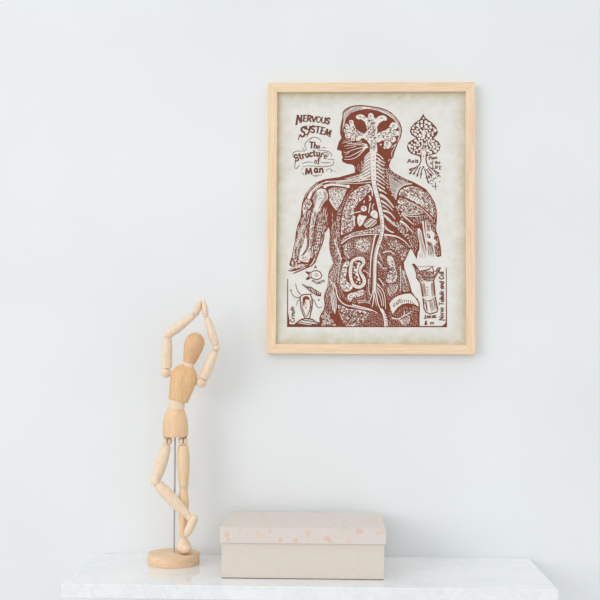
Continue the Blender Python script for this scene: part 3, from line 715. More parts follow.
PP.squig(3, BRN, [(299.6, 258), (304, 256), (308, 255), (308, 261), (303, 261)], 1.8, 2, .5)
# elbow, cut forearm
elb = [(290, 264.5), (292, 260), (297, 259), (301, 262), (306, 265), (304, 268), (297, 268.5), (292, 268)]
PP.squig(2, LITE, elb, 1.7, 2.6, .7)
for pts in ([(289.6, 270.3), (295, 267.7), (302, 265.6), (308, 264.6)], [(292.4, 272.9), (299, 270), (306, 267)], [(293, 258), (294.2, 250), (296, 241)]): PP.line(2, LITE, pts, .9, .4)

# --- shoulder blade left and chest
scap = [(328.6, 189.4), (334, 187.6), (341, 188), (347, 188.6), (344.6, 195), (341, 203), (337, 210.4), (334.6, 208), (331.6, 203.6), (329.6, 198)]
PP.poly(2, LITE, scap); PP.hatch(3, BRN, scap, -50, 1.3, .55, dash=3); PP.hatch(3, INK, [(328.6, 189.4), (336, 188), (346, 189), (341, 193), (335, 192)], 20, 1.4, .6, dash=3)
PP.line(4, LITE, [(329.4, 199), (331.8, 204), (336.4, 210)], .8)
PP.hatch(2, LITE, [(336.6, 213), (341.4, 205), (346, 195), (351, 189), (354, 187), (345.6, 201), (342, 212), (340, 224), (340, 236), (337, 238)], 60, 1.6, .5, dash=3)
PP.hatch(2, LITE, [(331, 212), (335, 214), (337, 230), (338, 245), (335, 244), (333, 232)], 88, 2.6, .4, dash=5)
lung = [(366, 184.6), (358, 187.8), (351, 193.6), (346, 202), (343.2, 211), (341.4, 221), (341, 235), (346, 233.4), (352.4, 230.4), (355, 224), (353.4, 215), (354, 209.6), (358, 203), (363, 198.6), (366.6, 194), (370, 191.6), (371.4, 188)]
PP.poly(2, LITE, lung); PP.squig(3, INK, lung, 1.75, 3.0, .72); PP.squig(3, BRN, lung, 2.6, 2.2, .5)
PP.line(3, INK, [(371, 183.4), (365, 184), (357.4, 187), (350, 193), (345, 202), (342, 212), (340.4, 224), (340.4, 238)], .8)
for pts in ([(358, 199), (354.6, 205), (351.6, 211)], [(350, 203), (347, 209), (346, 215)], [(362, 193), (357, 196), (352, 198)]): PP.line(4, LITE, pts, .9, .4)
PP.line(2, LITE, [(366.8, 183.4), (370.4, 186.6), (372.2, 191.4), (372.4, 196)], 1.5, 1.0)
# heart and great vessels
PP.poly(3, INK, [(356, 217), (359, 212.5), (362, 208), (364, 202), (368, 196), (373, 198), (376.6, 206), (378.8, 214), (379, 222), (374, 227), (366, 229), (359, 229), (355, 224)])
PP.poly(4, LITE, [(357.2, 217.5), (359.2, 214.4), (363, 215.6), (367.4, 216), (364.8, 220), (362.6, 224), (359.6, 226.8), (357.4, 222.4)])
PP.ell(4, LITE, (363.8, 208.6), 3.0, 2.9); PP.ring(5, BRN, (363.4, 208.4), 1.3, 1.2, .6, 0, 180, 420)
PP.poly(4, LITE, [(370, 214.6), (371.6, 211), (374.6, 210), (377.4, 212.4), (378, 216.6), (376.6, 219), (373, 217.4)])
PP.poly(4, LITE, [(363.6, 225), (366.6, 220.6), (370, 218), (373.6, 219), (376.8, 220.4), (376.6, 223), (372, 226.6), (366, 227.8)])
PP.hatch(5, BRN, [(363.6, 225), (366.6, 220.6), (370, 218), (373.6, 219), (376.8, 220.4), (376.6, 223), (372, 226.6), (366, 227.8)], -40, 1.3, .5)
for q in ((360.4, 220.4), (359.6, 222.6), (374.2, 213.6), (373, 215), (371, 221.4), (375, 221.6)): PP.ell(5, BRN, q, .6, .5, 0, 8)
for pts, w in (([(350.4, 214), (355, 212.6), (361, 211.4)], 1.0), ([(354.6, 216), (354, 221), (354.6, 226)], 1.6), ([(370.4, 203), (369.4, 208), (368.6, 213)], 1.1), ([(374, 203.6), (372.4, 207), (373, 210)], .8), ([(369, 195.6), (370.6, 198.4), (369.4, 201)], 1.6), ([(363.8, 203), (364.4, 200.6)], 1.2)):
    PP.line(4, LITE, pts, w, w * .8)
PP.line(5, INK, [(367.8, 215.6), (365, 220), (362.8, 224.4), (360, 227.4)], .7)
# diaphragm band
dia = [(341, 242), (343, 237), (350, 233.6), (357, 231.6), (366, 230), (373, 228), (379.6, 225), (380, 232.6), (372, 233), (362, 233.6), (353, 235), (346.4, 238)]
PP.poly(3, LITE, dia); PP.squig(4, INK, dia, 1.7, 2.2, .85); PP.hatch(4, INK, dia, -10, 2.6, .6, dash=2)
PP.line(5, INK, [(341.6, 238), (349, 234), (356, 230.6), (362, 228.6), (372, 227), (378, 223.6)], .7)
PP.line(4, LITE, [(341.2, 243.6), (346.4, 239.6), (354, 236.2), (363, 234.9), (372, 234.3), (378.6, 234.2)], 1.25, .9)
# upper belly
PP.squig(2, LITE, [(355, 241), (361, 238.6), (368, 239.6), (370.4, 244), (369, 249.6), (362.6, 252.4), (357, 250), (355, 246)], 1.8, 2.8, .75, 2)
PP.hatch(2, LITE, [(354, 240), (366, 237), (371.4, 240), (370, 252), (360, 254), (354, 250)], 35, 1.9, .35, dash=2)
PP.squig(2, LITE, [(344.6, 244), (349, 242.6), (349.6, 258), (345, 258.6)], 1.9, 2.2, .55)
PP.hatch(2, LITE, [(342.6, 245), (352, 241), (354, 254), (350, 259), (343.6, 259)], 60, 1.6, .32, dash=3)
# flank muscles left
PP.line(2, LITE, [(334, 240), (336.4, 245.6), (339, 253), (341, 259.4)], 1.0, .6)
PP.hatch(2, LITE, [(333, 238), (336, 237), (338.6, 246), (341, 257), (339, 262), (336, 254)], 75, 1.3, .45, dash=4)
for k in range(14):
    t = k / 13; x = 341.6 - 6.6 * t + 3 * t * t; y = 258 + 24 * t
    PP.ell(2, LITE, (x, y), .8, .55, 60, 8)
PP.hatch(2, LITE, [(330, 272), (335, 262), (339, 264), (336, 274), (333, 284), (329.6, 282)], 20, 2.6, .3, dash=3)
# left kidney and its ring
kid = [(349.6, 266), (350.6, 261.4), (354, 258.2), (359, 256.6), (363.6, 257.8), (365.4, 261.6), (364, 265.6), (361.8, 268.6), (361.4, 272), (363.8, 275), (366, 280), (365, 285), (360.6, 288.4), (355, 288), (351, 283.6), (349, 276), (348.8, 270)]
PP.poly(2, LITE, kid, 3)
for k in range(30):
    a = k / 30 * len(kid); i = int(a); u = a - i
    p0, p1 = kid[i], kid[(i + 1) % len(kid)]
    x, y = p0[0] + (p1[0] - p0[0]) * u, p0[1] + (p1[1] - p0[1]) * u
    dx, dy = 357 - x, 272.5 - y; L = math.hypot(dx, dy)
    if L > 5: PP.ell(3, BRN, (x + dx / L * 1.9, y + dy / L * 1.9), .5, .38, random.uniform(0, 180), 7)
core = [(352.6, 266), (353.6, 262.2), (357, 260.2), (361, 260.6), (362.4, 263), (360, 266.4), (358.6, 271), (360.6, 276), (362.8, 280.6), (361, 284.6), (357, 285), (353.6, 281.6), (352, 275)]
PP.poly(3, INK, core, 3)
for q in ((355.2, 270), (356.6, 274.4), (358.4, 279.4), (358, 266.4), (359, 263.6)): PP.ell(4, LITE, q, 1.7, 1.3, random.uniform(0, 90), 10)
PP.line(4, LITE, [(359.6, 262.6), (357.8, 267), (357, 272), (358.6, 277), (360, 281)], 1.7, 1.2)
for q in ((354, 267), (353.8, 272.6), (355, 277.4), (356.6, 282), (359.8, 282.8), (356, 262.6)): PP.ell(5, LITE, q, .9, .7, random.uniform(0, 90), 8)
PP.line(2, LITE, [(363.4, 270.6), (367, 272.4), (370, 276)], 1.4, 1.0); PP.hatch(3, BRN, [(363, 270), (368, 271), (370, 277), (365, 274)], -50, 1.2, .5)
# colon
col = [(345.4, 262), (348.6, 261), (349.4, 264.4), (346.6, 268), (347, 272), (345.6, 277), (347.4, 282), (352.6, 286), (351, 290), (345.6, 291.6), (341.4, 287.6), (340.2, 281), (341.4, 274), (342.4, 267.6)]
PP.poly(2, LITE, col, 2); PP.squig(3, BRN, col, 2.0, 3.0, .6)
for y in (267.4, 272.4, 277.6, 283): PP.line(3, INK, [(341, y + 1), (344, y), (347, y + .8)], .6)
ile = [(347.6, 295.4), (351, 293), (357, 291.6), (362, 289.6), (364.4, 291.4), (362.6, 295), (356, 297.4), (352.4, 298.6), (350.6, 302), (348, 299.4)]
PP.poly(2, LITE, ile, 2); PP.squig(3, BRN, ile, 1.7, 2, .55)
# pelvis left: long white nerve, hip muscle, gut texture
PP.line(2, LITE, [(333.4, 283), (336, 289), (337.4, 296), (341, 301.6), (346, 305), (353, 306.6), (361, 308.6), (372, 310.4)], 1.2, .9)
PP.line(2, LITE, [(330.2, 281), (333, 286), (334, 292)], .9, .4)
PP.line(2, LITE, [(352, 304.6), (361, 307), (369, 309), (374.6, 311.4), (377.6, 313.4)], 1.3, .6)
PP.line(2, LITE, [(358, 303), (364, 302), (371, 304)], .7, .4); PP.line(2, LITE, [(357, 301), (364, 300.4), (370, 302)], .5, .3)
hip = [(330.6, 294), (333, 289.6), (335.6, 294), (337, 301), (336.6, 308), (335, 314), (332, 309), (330.4, 301)]
PP.poly(2, LITE, hip); PP.hatch(3, BRN, hip, 82, 1.2, .5)
PP.hatch(2, LITE, [(321, 314), (325, 310.6), (329, 314), (333, 320), (336, 326), (321, 326)], 58, 1.45, .62, dash=6)
PP.hatch(2, LITE, [(322, 322), (328, 316), (334, 324), (332, 326.4)], -40, 1.8, .5, dash=3)
gut = [(338, 305), (342, 305.4), (348, 309), (356, 309.6), (364, 311), (369, 313), (366, 319), (361, 324), (355, 326), (346, 326), (343, 322), (338.6, 312)]
PP.poly(2, LITE, gut); PP.squig(3, INK, gut, 1.9, 3.6, .85); PP.squig(3, BRN, gut, 2.6, 2.6, .6); PP.hatch(3, INK, gut, -55, 3.0, .8, dash=4)
# right belly: kidney and arch
PP.line(2, LITE, [(383, 253), (387, 251.2), (391, 251.8), (394.4, 254.6)], 1.3, .9)
rk = [(387.4, 256.8), (391, 255.8), (393.8, 260), (395.4, 268), (397, 275), (395.6, 280.6), (390.6, 283), (386.4, 281), (387.6, 275.6), (390, 269), (387.6, 262)]
PP.poly(2, LITE, rk, 3); PP.squig(3, BRN, [(387, 266), (394, 264), (397, 275), (394, 282), (387, 281)], 1.7, 2.6, .65); PP.hatch(3, BRN, rk, 20, 2.2, .4, dash=2)
for y in (261, 264, 267, 270.4, 273.6): PP.line(4, INK, [(391, y), (392.6, y + .6), (392.2, y + 2)], .7)
PP.hatch(2, LITE, [(388, 285.4), (392, 284.8), (397, 284), (398, 288), (394, 294), (390, 295)], 58, 1.6, .5)
PP.line(2, LITE, [(397.4, 285), (396.6, 289.4), (393, 293.6)], 1.0, .5); PP.line(2, LITE, [(388, 288), (388.6, 293), (391, 296.6)], .8, .4)
PP.line(2, LITE, [(400.2, 266), (400.8, 274), (400.6, 283), (400.2, 291.4)], .9, .6)
fl = [(402.6, 270), (404.2, 270.6), (406.6, 277), (409, 285), (410, 291), (403, 291.6), (402.4, 282)]
PP.poly(2, LITE, fl); PP.hatch(3, BRN, fl, 75, 1.3, .6); PP.squig(3, INK, fl, 2.1, 2.6, .6); PP.ring(4, BRN, (406.4, 288.4), 1.8, 1.6, .6)
# hip bone right
hb = [(389.4, 304), (391, 301.6), (393.6, 298.6), (398, 295.8), (405, 293.8), (410.6, 293.6), (415, 297.6), (418.2, 302.6), (418.6, 306.6), (414.4, 304.4), (408, 303), (402, 304.2), (397.4, 307.6), (394.6, 311.4), (392.4, 314), (391, 309.6)]
PP.poly(2, LITE, hb); 
for k in range(13):
    t = k / 12; a = math.radians(205 + 120 * t)
    cx, cy = 405 + 12.6 * math.cos(a), 311 + 11.6 * math.sin(a)
    PP.line(3, BRN, [(cx, cy), (cx - 1.0 * math.cos(a) + .5, cy - 3.0 * math.sin(a))], .8, .5)
PP.squig(3, INK, [(392, 302), (399, 298.6), (404, 298), (404, 302.6), (397, 306), (393, 309)], 2.1, 2.2, .55)
PP.hatch(2, LITE, [(412, 305.6), (418.6, 308), (418.6, 312), (412, 309)], 20, 1.7, .4, dash=2)
for pts, w in (([(391.6, 317.4), (395, 318.8), (400, 318.2), (405, 315.4), (411.6, 311.4)], 1.2), ([(402, 317), (404.6, 313.6), (404.4, 310.6)], .8), ([(398, 318.4), (401, 321), (402.6, 324.6)], .8), ([(406, 315), (409.6, 317.4), (409, 322)], .7), ([(408, 313.6), (411.6, 314)], .6)):
    PP.line(2, LITE, pts, w, w * .5)
PP.hatch(2, LITE, [(398, 320), (402, 319), (408, 317), (410, 323), (405, 326), (401, 324)], 62, 1.4, .55)

# --- frame line around the lower half
PP.line(1, INK, [(287.7, 279), (287.6, 300), (287.6, 326.8)], .8, 1.1, 0)
PP.line(1, INK, [(287.1, 326.4), (360, 326.5), (447, 326.6)], 1.3, 1.3, 0)
PP.line(1, INK, [(446.3, 267.6), (446.4, 300), (446.5, 326.9)], .75, 1.2, 0)
PP.poly(1, INK, [(440.6, 326.4), (444, 324.6), (446.4, 321), (446.8, 326.8)])

# --- leaf shaped figure, top right
leaf = [(423.4, 113.6), (421.6, 116.6), (419.8, 119.4), (415, 122.6), (411, 127), (409.8, 131.7), (411.6, 135), (416, 137.8), (412.4, 139.8), (408.4, 142.4), (406.8, 147), (408.2, 151), (411.6, 154), (416.7, 155.4), (420.6, 157), (421.4, 158), (425.8, 158),
        (427.4, 156), (431.4, 155), (436, 153.8), (439.6, 150), (440.6, 145.6), (438.4, 141.6), (433.4, 138.4), (436.2, 135.6), (438, 132.4), (436.6, 127.8), (432, 122.6), (426.4, 118.6), (424.2, 116)]
PP.poly(1, BRN, leaf)
random.seed(11)
def in_poly(poly, x, y):
    c = False
    for i in range(len(poly)):
        a, b = poly[i], poly[i - 1]
        if (a[1] > y) != (b[1] > y) and x < (b[0] - a[0]) * (y - a[1]) / (b[1] - a[1]) + a[0]: c = not c
    return c
cells = []
for k in range(6000):
    x, y = random.uniform(406, 441), random.uniform(113, 158); r = random.choice((1.55, 1.35, 1.15, .95)) if k < 2500 else .8
    if all((x - a) ** 2 + (y - b) ** 2 > ((r + q) * 1.06 + .12) ** 2 for a, b, q in cells) and all(in_poly(leaf, x + math.cos(t) * (r + .75), y + math.sin(t) * (r + .75)) for t in (0, .8, 1.6, 2.4, 3.1, 3.9, 4.7, 5.5)):
        cells.append((x, y, r))
for x, y, r in cells: PP.ell(2, LITE, (x, y), r * 1.2, r * 1.04, random.uniform(20, 100), 9)
PP.poly(3, LITE, [(420.4, 131), (422, 132), (423.2, 130), (424.4, 132), (426, 131), (424.6, 133.4), (424.4, 139), (422.4, 139), (422.2, 133.6)])
PP.line(3, BRN, [(423.2, 119), (423.2, 129)], .7); PP.line(3, BRN, [(423.4, 139), (423.4, 148)], .6)
PP.poly(3, LITE, [(419, 148.4), (423.2, 149), (428, 148.4), (425.4, 150.4), (425.6, 158.4), (421.6, 158.4), (421.8, 150.4)])
PP.line(4, BRN, [(420.6, 149.6), (423.2, 150.2), (426, 149.6)], .5)
PP.poly(1, LITE, [(421.6, 157), (425.6, 157), (426, 162), (427.6, 166), (432, 170), (423, 168), (414, 169), (418.6, 166), (420.8, 162)])
for pts, w in (([(420.6, 156.6), (420.9, 161), (419, 165), (415, 167.6), (409.4, 169)], .9), ([(426.2, 156.4), (426, 160), (427.5, 165), (431, 168.3), (436, 171.4), (438.6, 173.4)], 1.0), ([(416, 167.6), (412, 170.6), (409.6, 174)], .8), ([(418, 167), (415.4, 171), (413.4, 174.8)], .8),
               ([(420.4, 166.6), (418.6, 171), (416.8, 177)], .8), ([(422.6, 168), (421, 173), (420.6, 178.4)], .8), ([(424.6, 168.6), (426, 174), (427.4, 180), (428.6, 183)], .8), ([(426.4, 169), (429.4, 174), (432, 178)], .8), ([(428, 168), (431.6, 172), (434, 175)], .8), ([(434, 170.6), (436.6, 174.4), (440.4, 176)], .7)):
    PP.line(2, BRN, pts, w * 1.35, w * .9)
for q, a in (((410.6, 170), 20), ((410.4, 173), -40), ((414, 173.4), -60), ((417.4, 175), -75), ((421.2, 173.6), 90), ((427, 178), 70), ((431, 174.6), 45), ((428.4, 182), 60), ((429, 177), 60), ((438, 173), 30)):
    PP.ell(3, BRN, q, 1.7, .9, a, 9)
PP.ell(3, BRN, (423.4, 167), 1.0, 1.0); PP.ell(3, BRN, (423.4, 156.2), .7, .6)
for pts in ([(430, 181), (432, 180), (433.6, 182)], [(433, 179.6), (435.4, 177.6), (436.6, 179)], [(437, 177), (439, 175.8), (440.6, 177)], [(435.6, 182.4), (435.4, 186), (435.8, 190.4)], [(432, 185.6), (435, 187), (437.4, 185.8)], [(439, 182), (440.4, 181.6)], [(430.4, 183.6), (433, 184)]):
    PP.line(2, BRN, pts, .9, .5)

# --- nerve tube figure, right
tube = [(412.6, 264), (414.6, 264.6), (417.4, 268), (419.4, 271.4), (424, 270.6), (429, 269.4), (432.4, 266.4), (433.6, 272), (436, 271), (438.6, 267.6), (440.6, 267.4), (438.4, 272), (435, 277), (433.6, 280.4), (434.4, 288), (435, 296), (436.4, 303), (437.8, 309), (437, 311.8), (430.4, 314), (426, 312.4), (424, 308.4), (423, 298), (422, 292), (420.6, 283), (416.8, 278), (416.6, 273.6), (415, 268.4)]
PP.poly(1, LITE, tube)
PP.line(2, INK, tube + [tube[0]], 1.25, 1.25, 0)
PP.hatch(2, BRN, [(416.6, 272.4), (420, 271.4), (425, 270.6), (431, 271), (434.6, 272.6), (434.6, 277), (433, 281), (427, 282), (420.6, 281.6), (417, 277.6)], 40, 1.15, .6)
PP.squig(2, INK, [(416.6, 271.4), (420, 271.4), (425, 270.6), (431, 271), (435, 272.6), (434.6, 277), (433, 281), (427, 282), (420.6, 281.6), (417, 277.6)], 1.9, 2.6, .85)
PP.hatch(2, INK, [(421.4, 283), (425, 283), (426, 297), (423, 297)], 84, 1.15, .65); PP.hatch(2, INK, [(430.6, 283), (433.6, 282), (434.8, 297), (432, 297.6)], 86, 1.05, .6)
for y in (287.4, 290, 292.6, 295): PP.line(3, BRN, [(426.4, y), (428.4, y + .5)], .6)
PP.line(3, LITE, [(422.6, 297), (427, 299.6), (431, 299), (435, 296)], 1.4); PP.line(4, INK, [(422.8, 298.2), (427, 300.8), (431, 300.2), (435.4, 297)], .6)
PP.hatch(2, INK, [(423.4, 300), (427, 302), (428, 312), (425.6, 311)], 84, 1.2, .65); PP.hatch(2, BRN, [(428, 301.6), (435, 299), (437, 309), (431, 312.6)], 78, 1.3, .55)
for x in range(8): PP.ell(2, BRN, (418.6 + x * 2.05, 266.4 + math.sin(x) * .3), .6, .5, 0, 7)
PP.line(3, INK, [(413, 264.4), (416.6, 269), (418.4, 274)], 1.2, .6); PP.line(3, INK, [(439.8, 268.4), (436.4, 272.6), (434, 277)], .9, .6)

# --- little figures bottom left
fish = [(305.8, 271.8), (308.4, 272.2), (311, 272.4), (313.2, 271), (316.6, 270.6), (319.8, 271.8), (321.8, 275), (320.8, 278), (317, 279.8), (313, 278.6), (310.4, 277.4), (308.4, 279.4), (305.8, 279.6), (307.4, 277.6), (309.8, 275.8), (308, 274)]
PP.poly(1, LITE, fish); PP.line(2, BRN, fish + [fish[0]], 1.0, 1.0, 0)
PP.ring(2, BRN, (316.4, 275), 1.5, 1.2, .5); PP.line(2, BRN, [(311.6, 273.6), (311, 275.4), (312, 277.6)], .6)
PP.line(2, BRN, [(306.6, 279.2), (310, 277.4)], 1.2); PP.line(2, BRN, [(307, 272.6), (310.4, 274)], 1.1)
worm = [(301.6, 283.6), (304, 284.4), (308, 286.4), (311.4, 286.8), (314.4, 289), (318, 291), (321.2, 293), (321, 296.4), (317, 296), (313.4, 293.6), (309, 291), (307, 288.6), (303, 286)]
PP.poly(1, BRN, worm)
PP.hatch(2, LITE, [(308.4, 287.4), (311.4, 287.8), (314, 289.8), (319.6, 292.6), (319.6, 295), (314, 293), (309.4, 290.4)], 70, 1.5, .6)
PP.line(2, LITE, [(302.6, 284.6), (307, 287)], .4)
bug = [(301.4, 295.2), (305.6, 294.4), (310.4, 294.4), (311.6, 297.6), (312.4, 301.6), (312, 308), (310.6, 313), (309.8, 318), (305, 318.6), (303, 313.6), (301, 308), (300.4, 301), (300.2, 297.6)]
PP.poly(1, LITE, bug); PP.line(2, BRN, bug + [bug[0]], 1.1, 1.1, 0)
PP.poly(2, INK, [(302.6, 299), (303.6, 296.8), (306, 296), (308.8, 297), (309.6, 300), (306, 299.4), (304.6, 302), (304.4, 307), (303, 304)], 2)
PP.line(2, BRN, [(302, 302), (302.6, 308), (304.6, 313.6), (306, 317.6)], .6); PP.line(2, BRN, [(310, 300), (310.4, 306), (309, 312), (306.6, 316.6)], .9)
PP.hatch(2, BRN, [(310.4, 299), (312, 302), (311.6, 309), (310, 313), (310, 306)], 80, .9, .5)
PP.squig(2, INK, [(304.6, 301), (307, 301), (308, 308), (305, 311)], 1.7, 2, .5)
for pts, w in (([(300.8, 294.4), (298, 291.4), (296.4, 287.6), (295.6, 283.4)], .75), ([(300.2, 297), (297, 297.8), (293.6, 296), (291.8, 293), (291.2, 289)], .75), ([(299.8, 299.2), (297.4, 301.6), (296.4, 305.8)], .7), ([(311.4, 298.6), (314.4, 301), (316, 304.8), (318.4, 307.6), (321.6, 307)], .8), ([(309.6, 294.2), (312.4, 293.6)], .7), ([(290.6, 289.4), (289.8, 291.6)], .5)):
    PP.line(2, BRN, pts, w, w * .7)
PP.poly(1, BRN, [(288, 326), (288.4, 324), (294, 324.4), (298.4, 320.6), (302, 318.4), (306, 318), (312.6, 318.8), (316, 321.4), (319.6, 322.6), (319.8, 326.4)])
PP.hatch(2, LITE, [(296.6, 323.6), (301, 320), (306, 319.2), (312, 320), (316.6, 322.6), (318, 325)], 8, 1.3, .75)
PP.poly(1, BRN, [(288, 312), (289.2, 318), (289.6, 325.6), (288, 326)])
PP.ell(1, BRN, (318.8, 300), .9, .9); 

# --- lettering: each letter a few pen strokes in a unit box (x right, y up)
G = {
 'N': (.95, [[(.08, -.35), (.12, 1)], [(.12, 1), (.8, 0)], [(.8, 0), (.8, 1.05)]]), 'E': (.7, [[(.12, 0), (.12, 1)], [(.0, 1), (.65, 1)], [(.12, .52), (.5, .52)], [(.0, 0), (.68, 0)]]),
 'R': (.78, [[(.12, 0), (.12, 1)], [(.0, 1), (.5, 1), (.66, .78), (.5, .52), (.12, .5)], [(.35, .5), (.75, 0)]]), 'V': (.8, [[(0, 1), (.38, 0)], [(.38, 0), (.78, 1)]]),
 'O': (.8, [[(.4, 1), (.08, .75), (.08, .25), (.4, 0), (.72, .25), (.72, .75), (.4, 1)]]), 'U': (.8, [[(.08, 1), (.1, .25), (.38, 0), (.68, .25), (.7, 1)], [(.7, 1), (.74, 0)]]),
 'S': (.72, [[(.64, .82), (.4, 1.02), (.1, .8), (.2, .56), (.5, .46), (.64, .22), (.4, -.02), (.04, .14)]]), 'Y': (.8, [[(.04, 1), (.12, .55), (.5, .5)], [(.72, 1), (.66, .4), (.4, -.2), (.1, -.25)]]),
 'T': (.8, [[(0, 1), (.78, 1)], [(.39, 1), (.39, 0)]]), 'M': (1.1, [[(.05, 0), (.2, 1)], [(.2, 1), (.5, .1)], [(.5, .1), (.85, 1)], [(.85, 1), (1.0, 0)]]),
 'h': (.6, [[(.1, 0), (.1, 1.05)], [(.1, .4), (.32, .62), (.48, .4), (.5, 0)]]), 'e': (.56, [[(.06, .34), (.46, .38), (.4, .6), (.2, .64), (.06, .34), (.2, .02), (.48, .1)]]),
 't': (.46, [[(.2, .95), (.2, .1), (.42, .04)], [(0, .66), (.42, .66)]]), 'r': (.48, [[(.1, 0), (.1, .64)], [(.1, .42), (.28, .64), (.46, .58)]]), 'u': (.6, [[(.08, .64), (.1, .15), (.28, 0), (.46, .2)], [(.48, .64), (.52, 0)]]),
 'c': (.52, [[(.46, .52), (.24, .64), (.06, .32), (.24, 0), (.48, .12)]]), 'o': (.56, [[(.27, .64), (.06, .32), (.27, 0), (.48, .32), (.27, .64)]]), 'f': (.42, [[(.44, .98), (.22, 1), (.16, .6), (.14, -.25)], [(0, .6), (.4, .6)]]),
 'a': (.6, [[(.46, .6), (.2, .62), (.06, .3), (.22, 0), (.46, .3)], [(.48, .64), (.54, 0)]]), 'n': (.62, [[(.1, 0), (.1, .64)], [(.1, .42), (.32, .64), (.48, .44), (.54, 0)]]), 'm': (.9, [[(.1, 0), (.1, .64)], [(.1, .44), (.28, .64), (.42, .4), (.42, 0)], [(.42, .44), (.62, .64), (.76, .4), (.8, 0)]]),
 'i': (.28, [[(.14, 0), (.14, .62)], [(.14, .82), (.14, .94)]]), 'l': (.28, [[(.14, 0), (.14, 1)]]), 'b': (.6, [[(.1, 1), (.1, 0)], [(.1, .4), (.34, .64), (.5, .32), (.3, 0), (.1, .06)]]), 'd': (.6, [[(.48, 1), (.5, 0)], [(.48, .42), (.26, .64), (.06, .3), (.26, 0), (.48, .16)]]),
 'v': (.54, [[(.02, .64), (.26, 0)], [(.26, 0), (.5, .66)]]), 's': (.48, [[(.42, .54), (.2, .64), (.08, .48), (.4, .2), (.26, 0), (.04, .1)]]), 'C': (.7, [[(.62, .82), (.36, 1), (.08, .6), (.1, .3), (.38, 0), (.66, .2)]]),
 'A': (.8, [[(.02, 0), (.38, 1)], [(.38, 1), (.76, 0)], [(.16, .38), (.6, .38)]]), 'L': (.62, [[(.1, 1), (.1, 0)], [(.1, 0), (.6, .04)]]), 'I': (.4, [[(.2, 0), (.2, 1)], [(.05, 1), (.35, 1)], [(.05, 0), (.35, 0)]]), 'F': (.66, [[(.1, 0), (.1, 1)], [(.1, 1), (.62, 1)], [(.1, .52), (.46, .52)]]),
 'P': (.66, [[(.1, 0), (.1, 1)], [(.1, 1), (.48, 1), (.6, .76), (.46, .5), (.1, .48)]]), 'x': (.54, [[(.04, .62), (.48, 0)], [(.48, .62), (.04, 0)]]), 'X': (.7, [[(.05, 1), (.65, 0)], [(.65, 1), (.05, 0)]]), 'J': (.5, [[(.4, 1), (.4, .2), (.2, 0), (.04, .15)]]), '.': (.26, [[(.12, 0), (.14, .12)]]), ' ': (.4, []), '&': (.7, [[(.66, 0), (.2, .7), (.36, 1), (.5, .76), (.06, .3), (.26, 0), (.62, .4)]]),
}
def letter(ch, o, size, ang, w, mat=BRN, layer=2, lean=0.0, sx=1.0):
    ca, sa = math.cos(math.radians(ang)), math.sin(math.radians(ang))
    for st in G[ch][1]:
        pts = []
        for x, y in st:
            x = (x + lean * y) * size * sx; y = y * size
            pts.append((o[0] + x * ca + y * sa, o[1] + x * sa - y * ca))
        up = abs(st[-1][1] - st[0][1]) > abs(st[-1][0] - st[0][0]) * .7
        wk = w * (1.2 if up else .8)
        PP.line(layer, mat, pts, wk, wk * .8, 3)
        if size >= 4.8:
            for q in (pts[0], pts[-1]):
                k = size * .16
                PP.line(layer, mat, [(q[0] - k * ca, q[1] - k * sa + .25), (q[0] + k * ca, q[1] + k * sa - .25)], .55, .35)
def write(txt, pts, size, w, fit=True, ang=None, lean=.05, size1=None):
    """letters along a baseline through pts, spread to fill it"""
    path = spline(pts, 12) if len(pts) > 2 else [Vector(pts[0]).lerp(Vector(pts[1]), i / 24) for i in range(25)]
    cum = [0]
    for a, b in zip(path, path[1:]): cum.append(cum[-1] + (b - a).length)
    tot = sum(G[c][0] for c in txt) * size
    k = cum[-1] / tot
    s = 0
    for c in txt:
        t = min(s * k, cum[-1] - 1e-4)
        i = max(j for j in range(len(cum)) if cum[j] <= t); i = min(i, len(path) - 2)
        u = (t - cum[i]) / max(cum[i + 1] - cum[i], 1e-6)
        q = path[i].lerp(path[i + 1], u); d = path[i + 1] - path[i]
        a = math.degrees(math.atan2(d.y, d.x)) if ang is None else ang
        sz = size if size1 is None else size + (size1 - size) * t / cum[-1]
        letter(c, q, sz, a, w, lean=lean, sx=k * .92)
        s += G[c][0] * size
letter('N', (296.2, 122.2), 7.2, 6, 1.75, sx=.8)
write('ERVOUS', [(302.8, 121), (310, 121.6), (320, 122.6), (329.6, 124.2)], 5.8, 1.5)
letter('S', (299.4, 136), 9.6, 10, 1.8, sx=.82); PP.line(2, BRN, [(301, 136), (299.2, 136.4), (298.4, 140)], 1.4, .7)
write('YSTEM', [(305.8, 132.6), (312, 132.6), (320, 133.6), (330.4, 137)], 6.6, 1.55)
PP.line(2, BRN, [(328.6, 136), (331, 137.2)], 1.1, .5)
PP.line(2, BRN, [(307.6, 134.6), (306.6, 137)], 1.0, .5)
letter('T', (309, 148), 6.2, 4, 1.5); letter('h', (313.6, 148.2), 5.6, 6, 1.3); letter('e', (317, 148.8), 5.2, 8, 1.3)
write('Structure', [(295.4, 161.6), (302, 158.8), (310, 156.8), (318, 156.4), (326.6, 159.4)], 6.2, 1.35)
PP.line(2, BRN, [(296.6, 157), (295.4, 161), (295.2, 165)], 1.0, .6)
letter('o', (314.2, 163.6), 5.4, 0, 1.2); letter('f', (317.6, 163), 5.0, 2, 1.2)
letter('M', (305.6, 174.6), 6.2, -4, 1.6); letter('a', (314, 172.6), 6.6, 0, 1.5); letter('n', (319, 172.4), 6.6, 4, 1.5, sx=1.1)
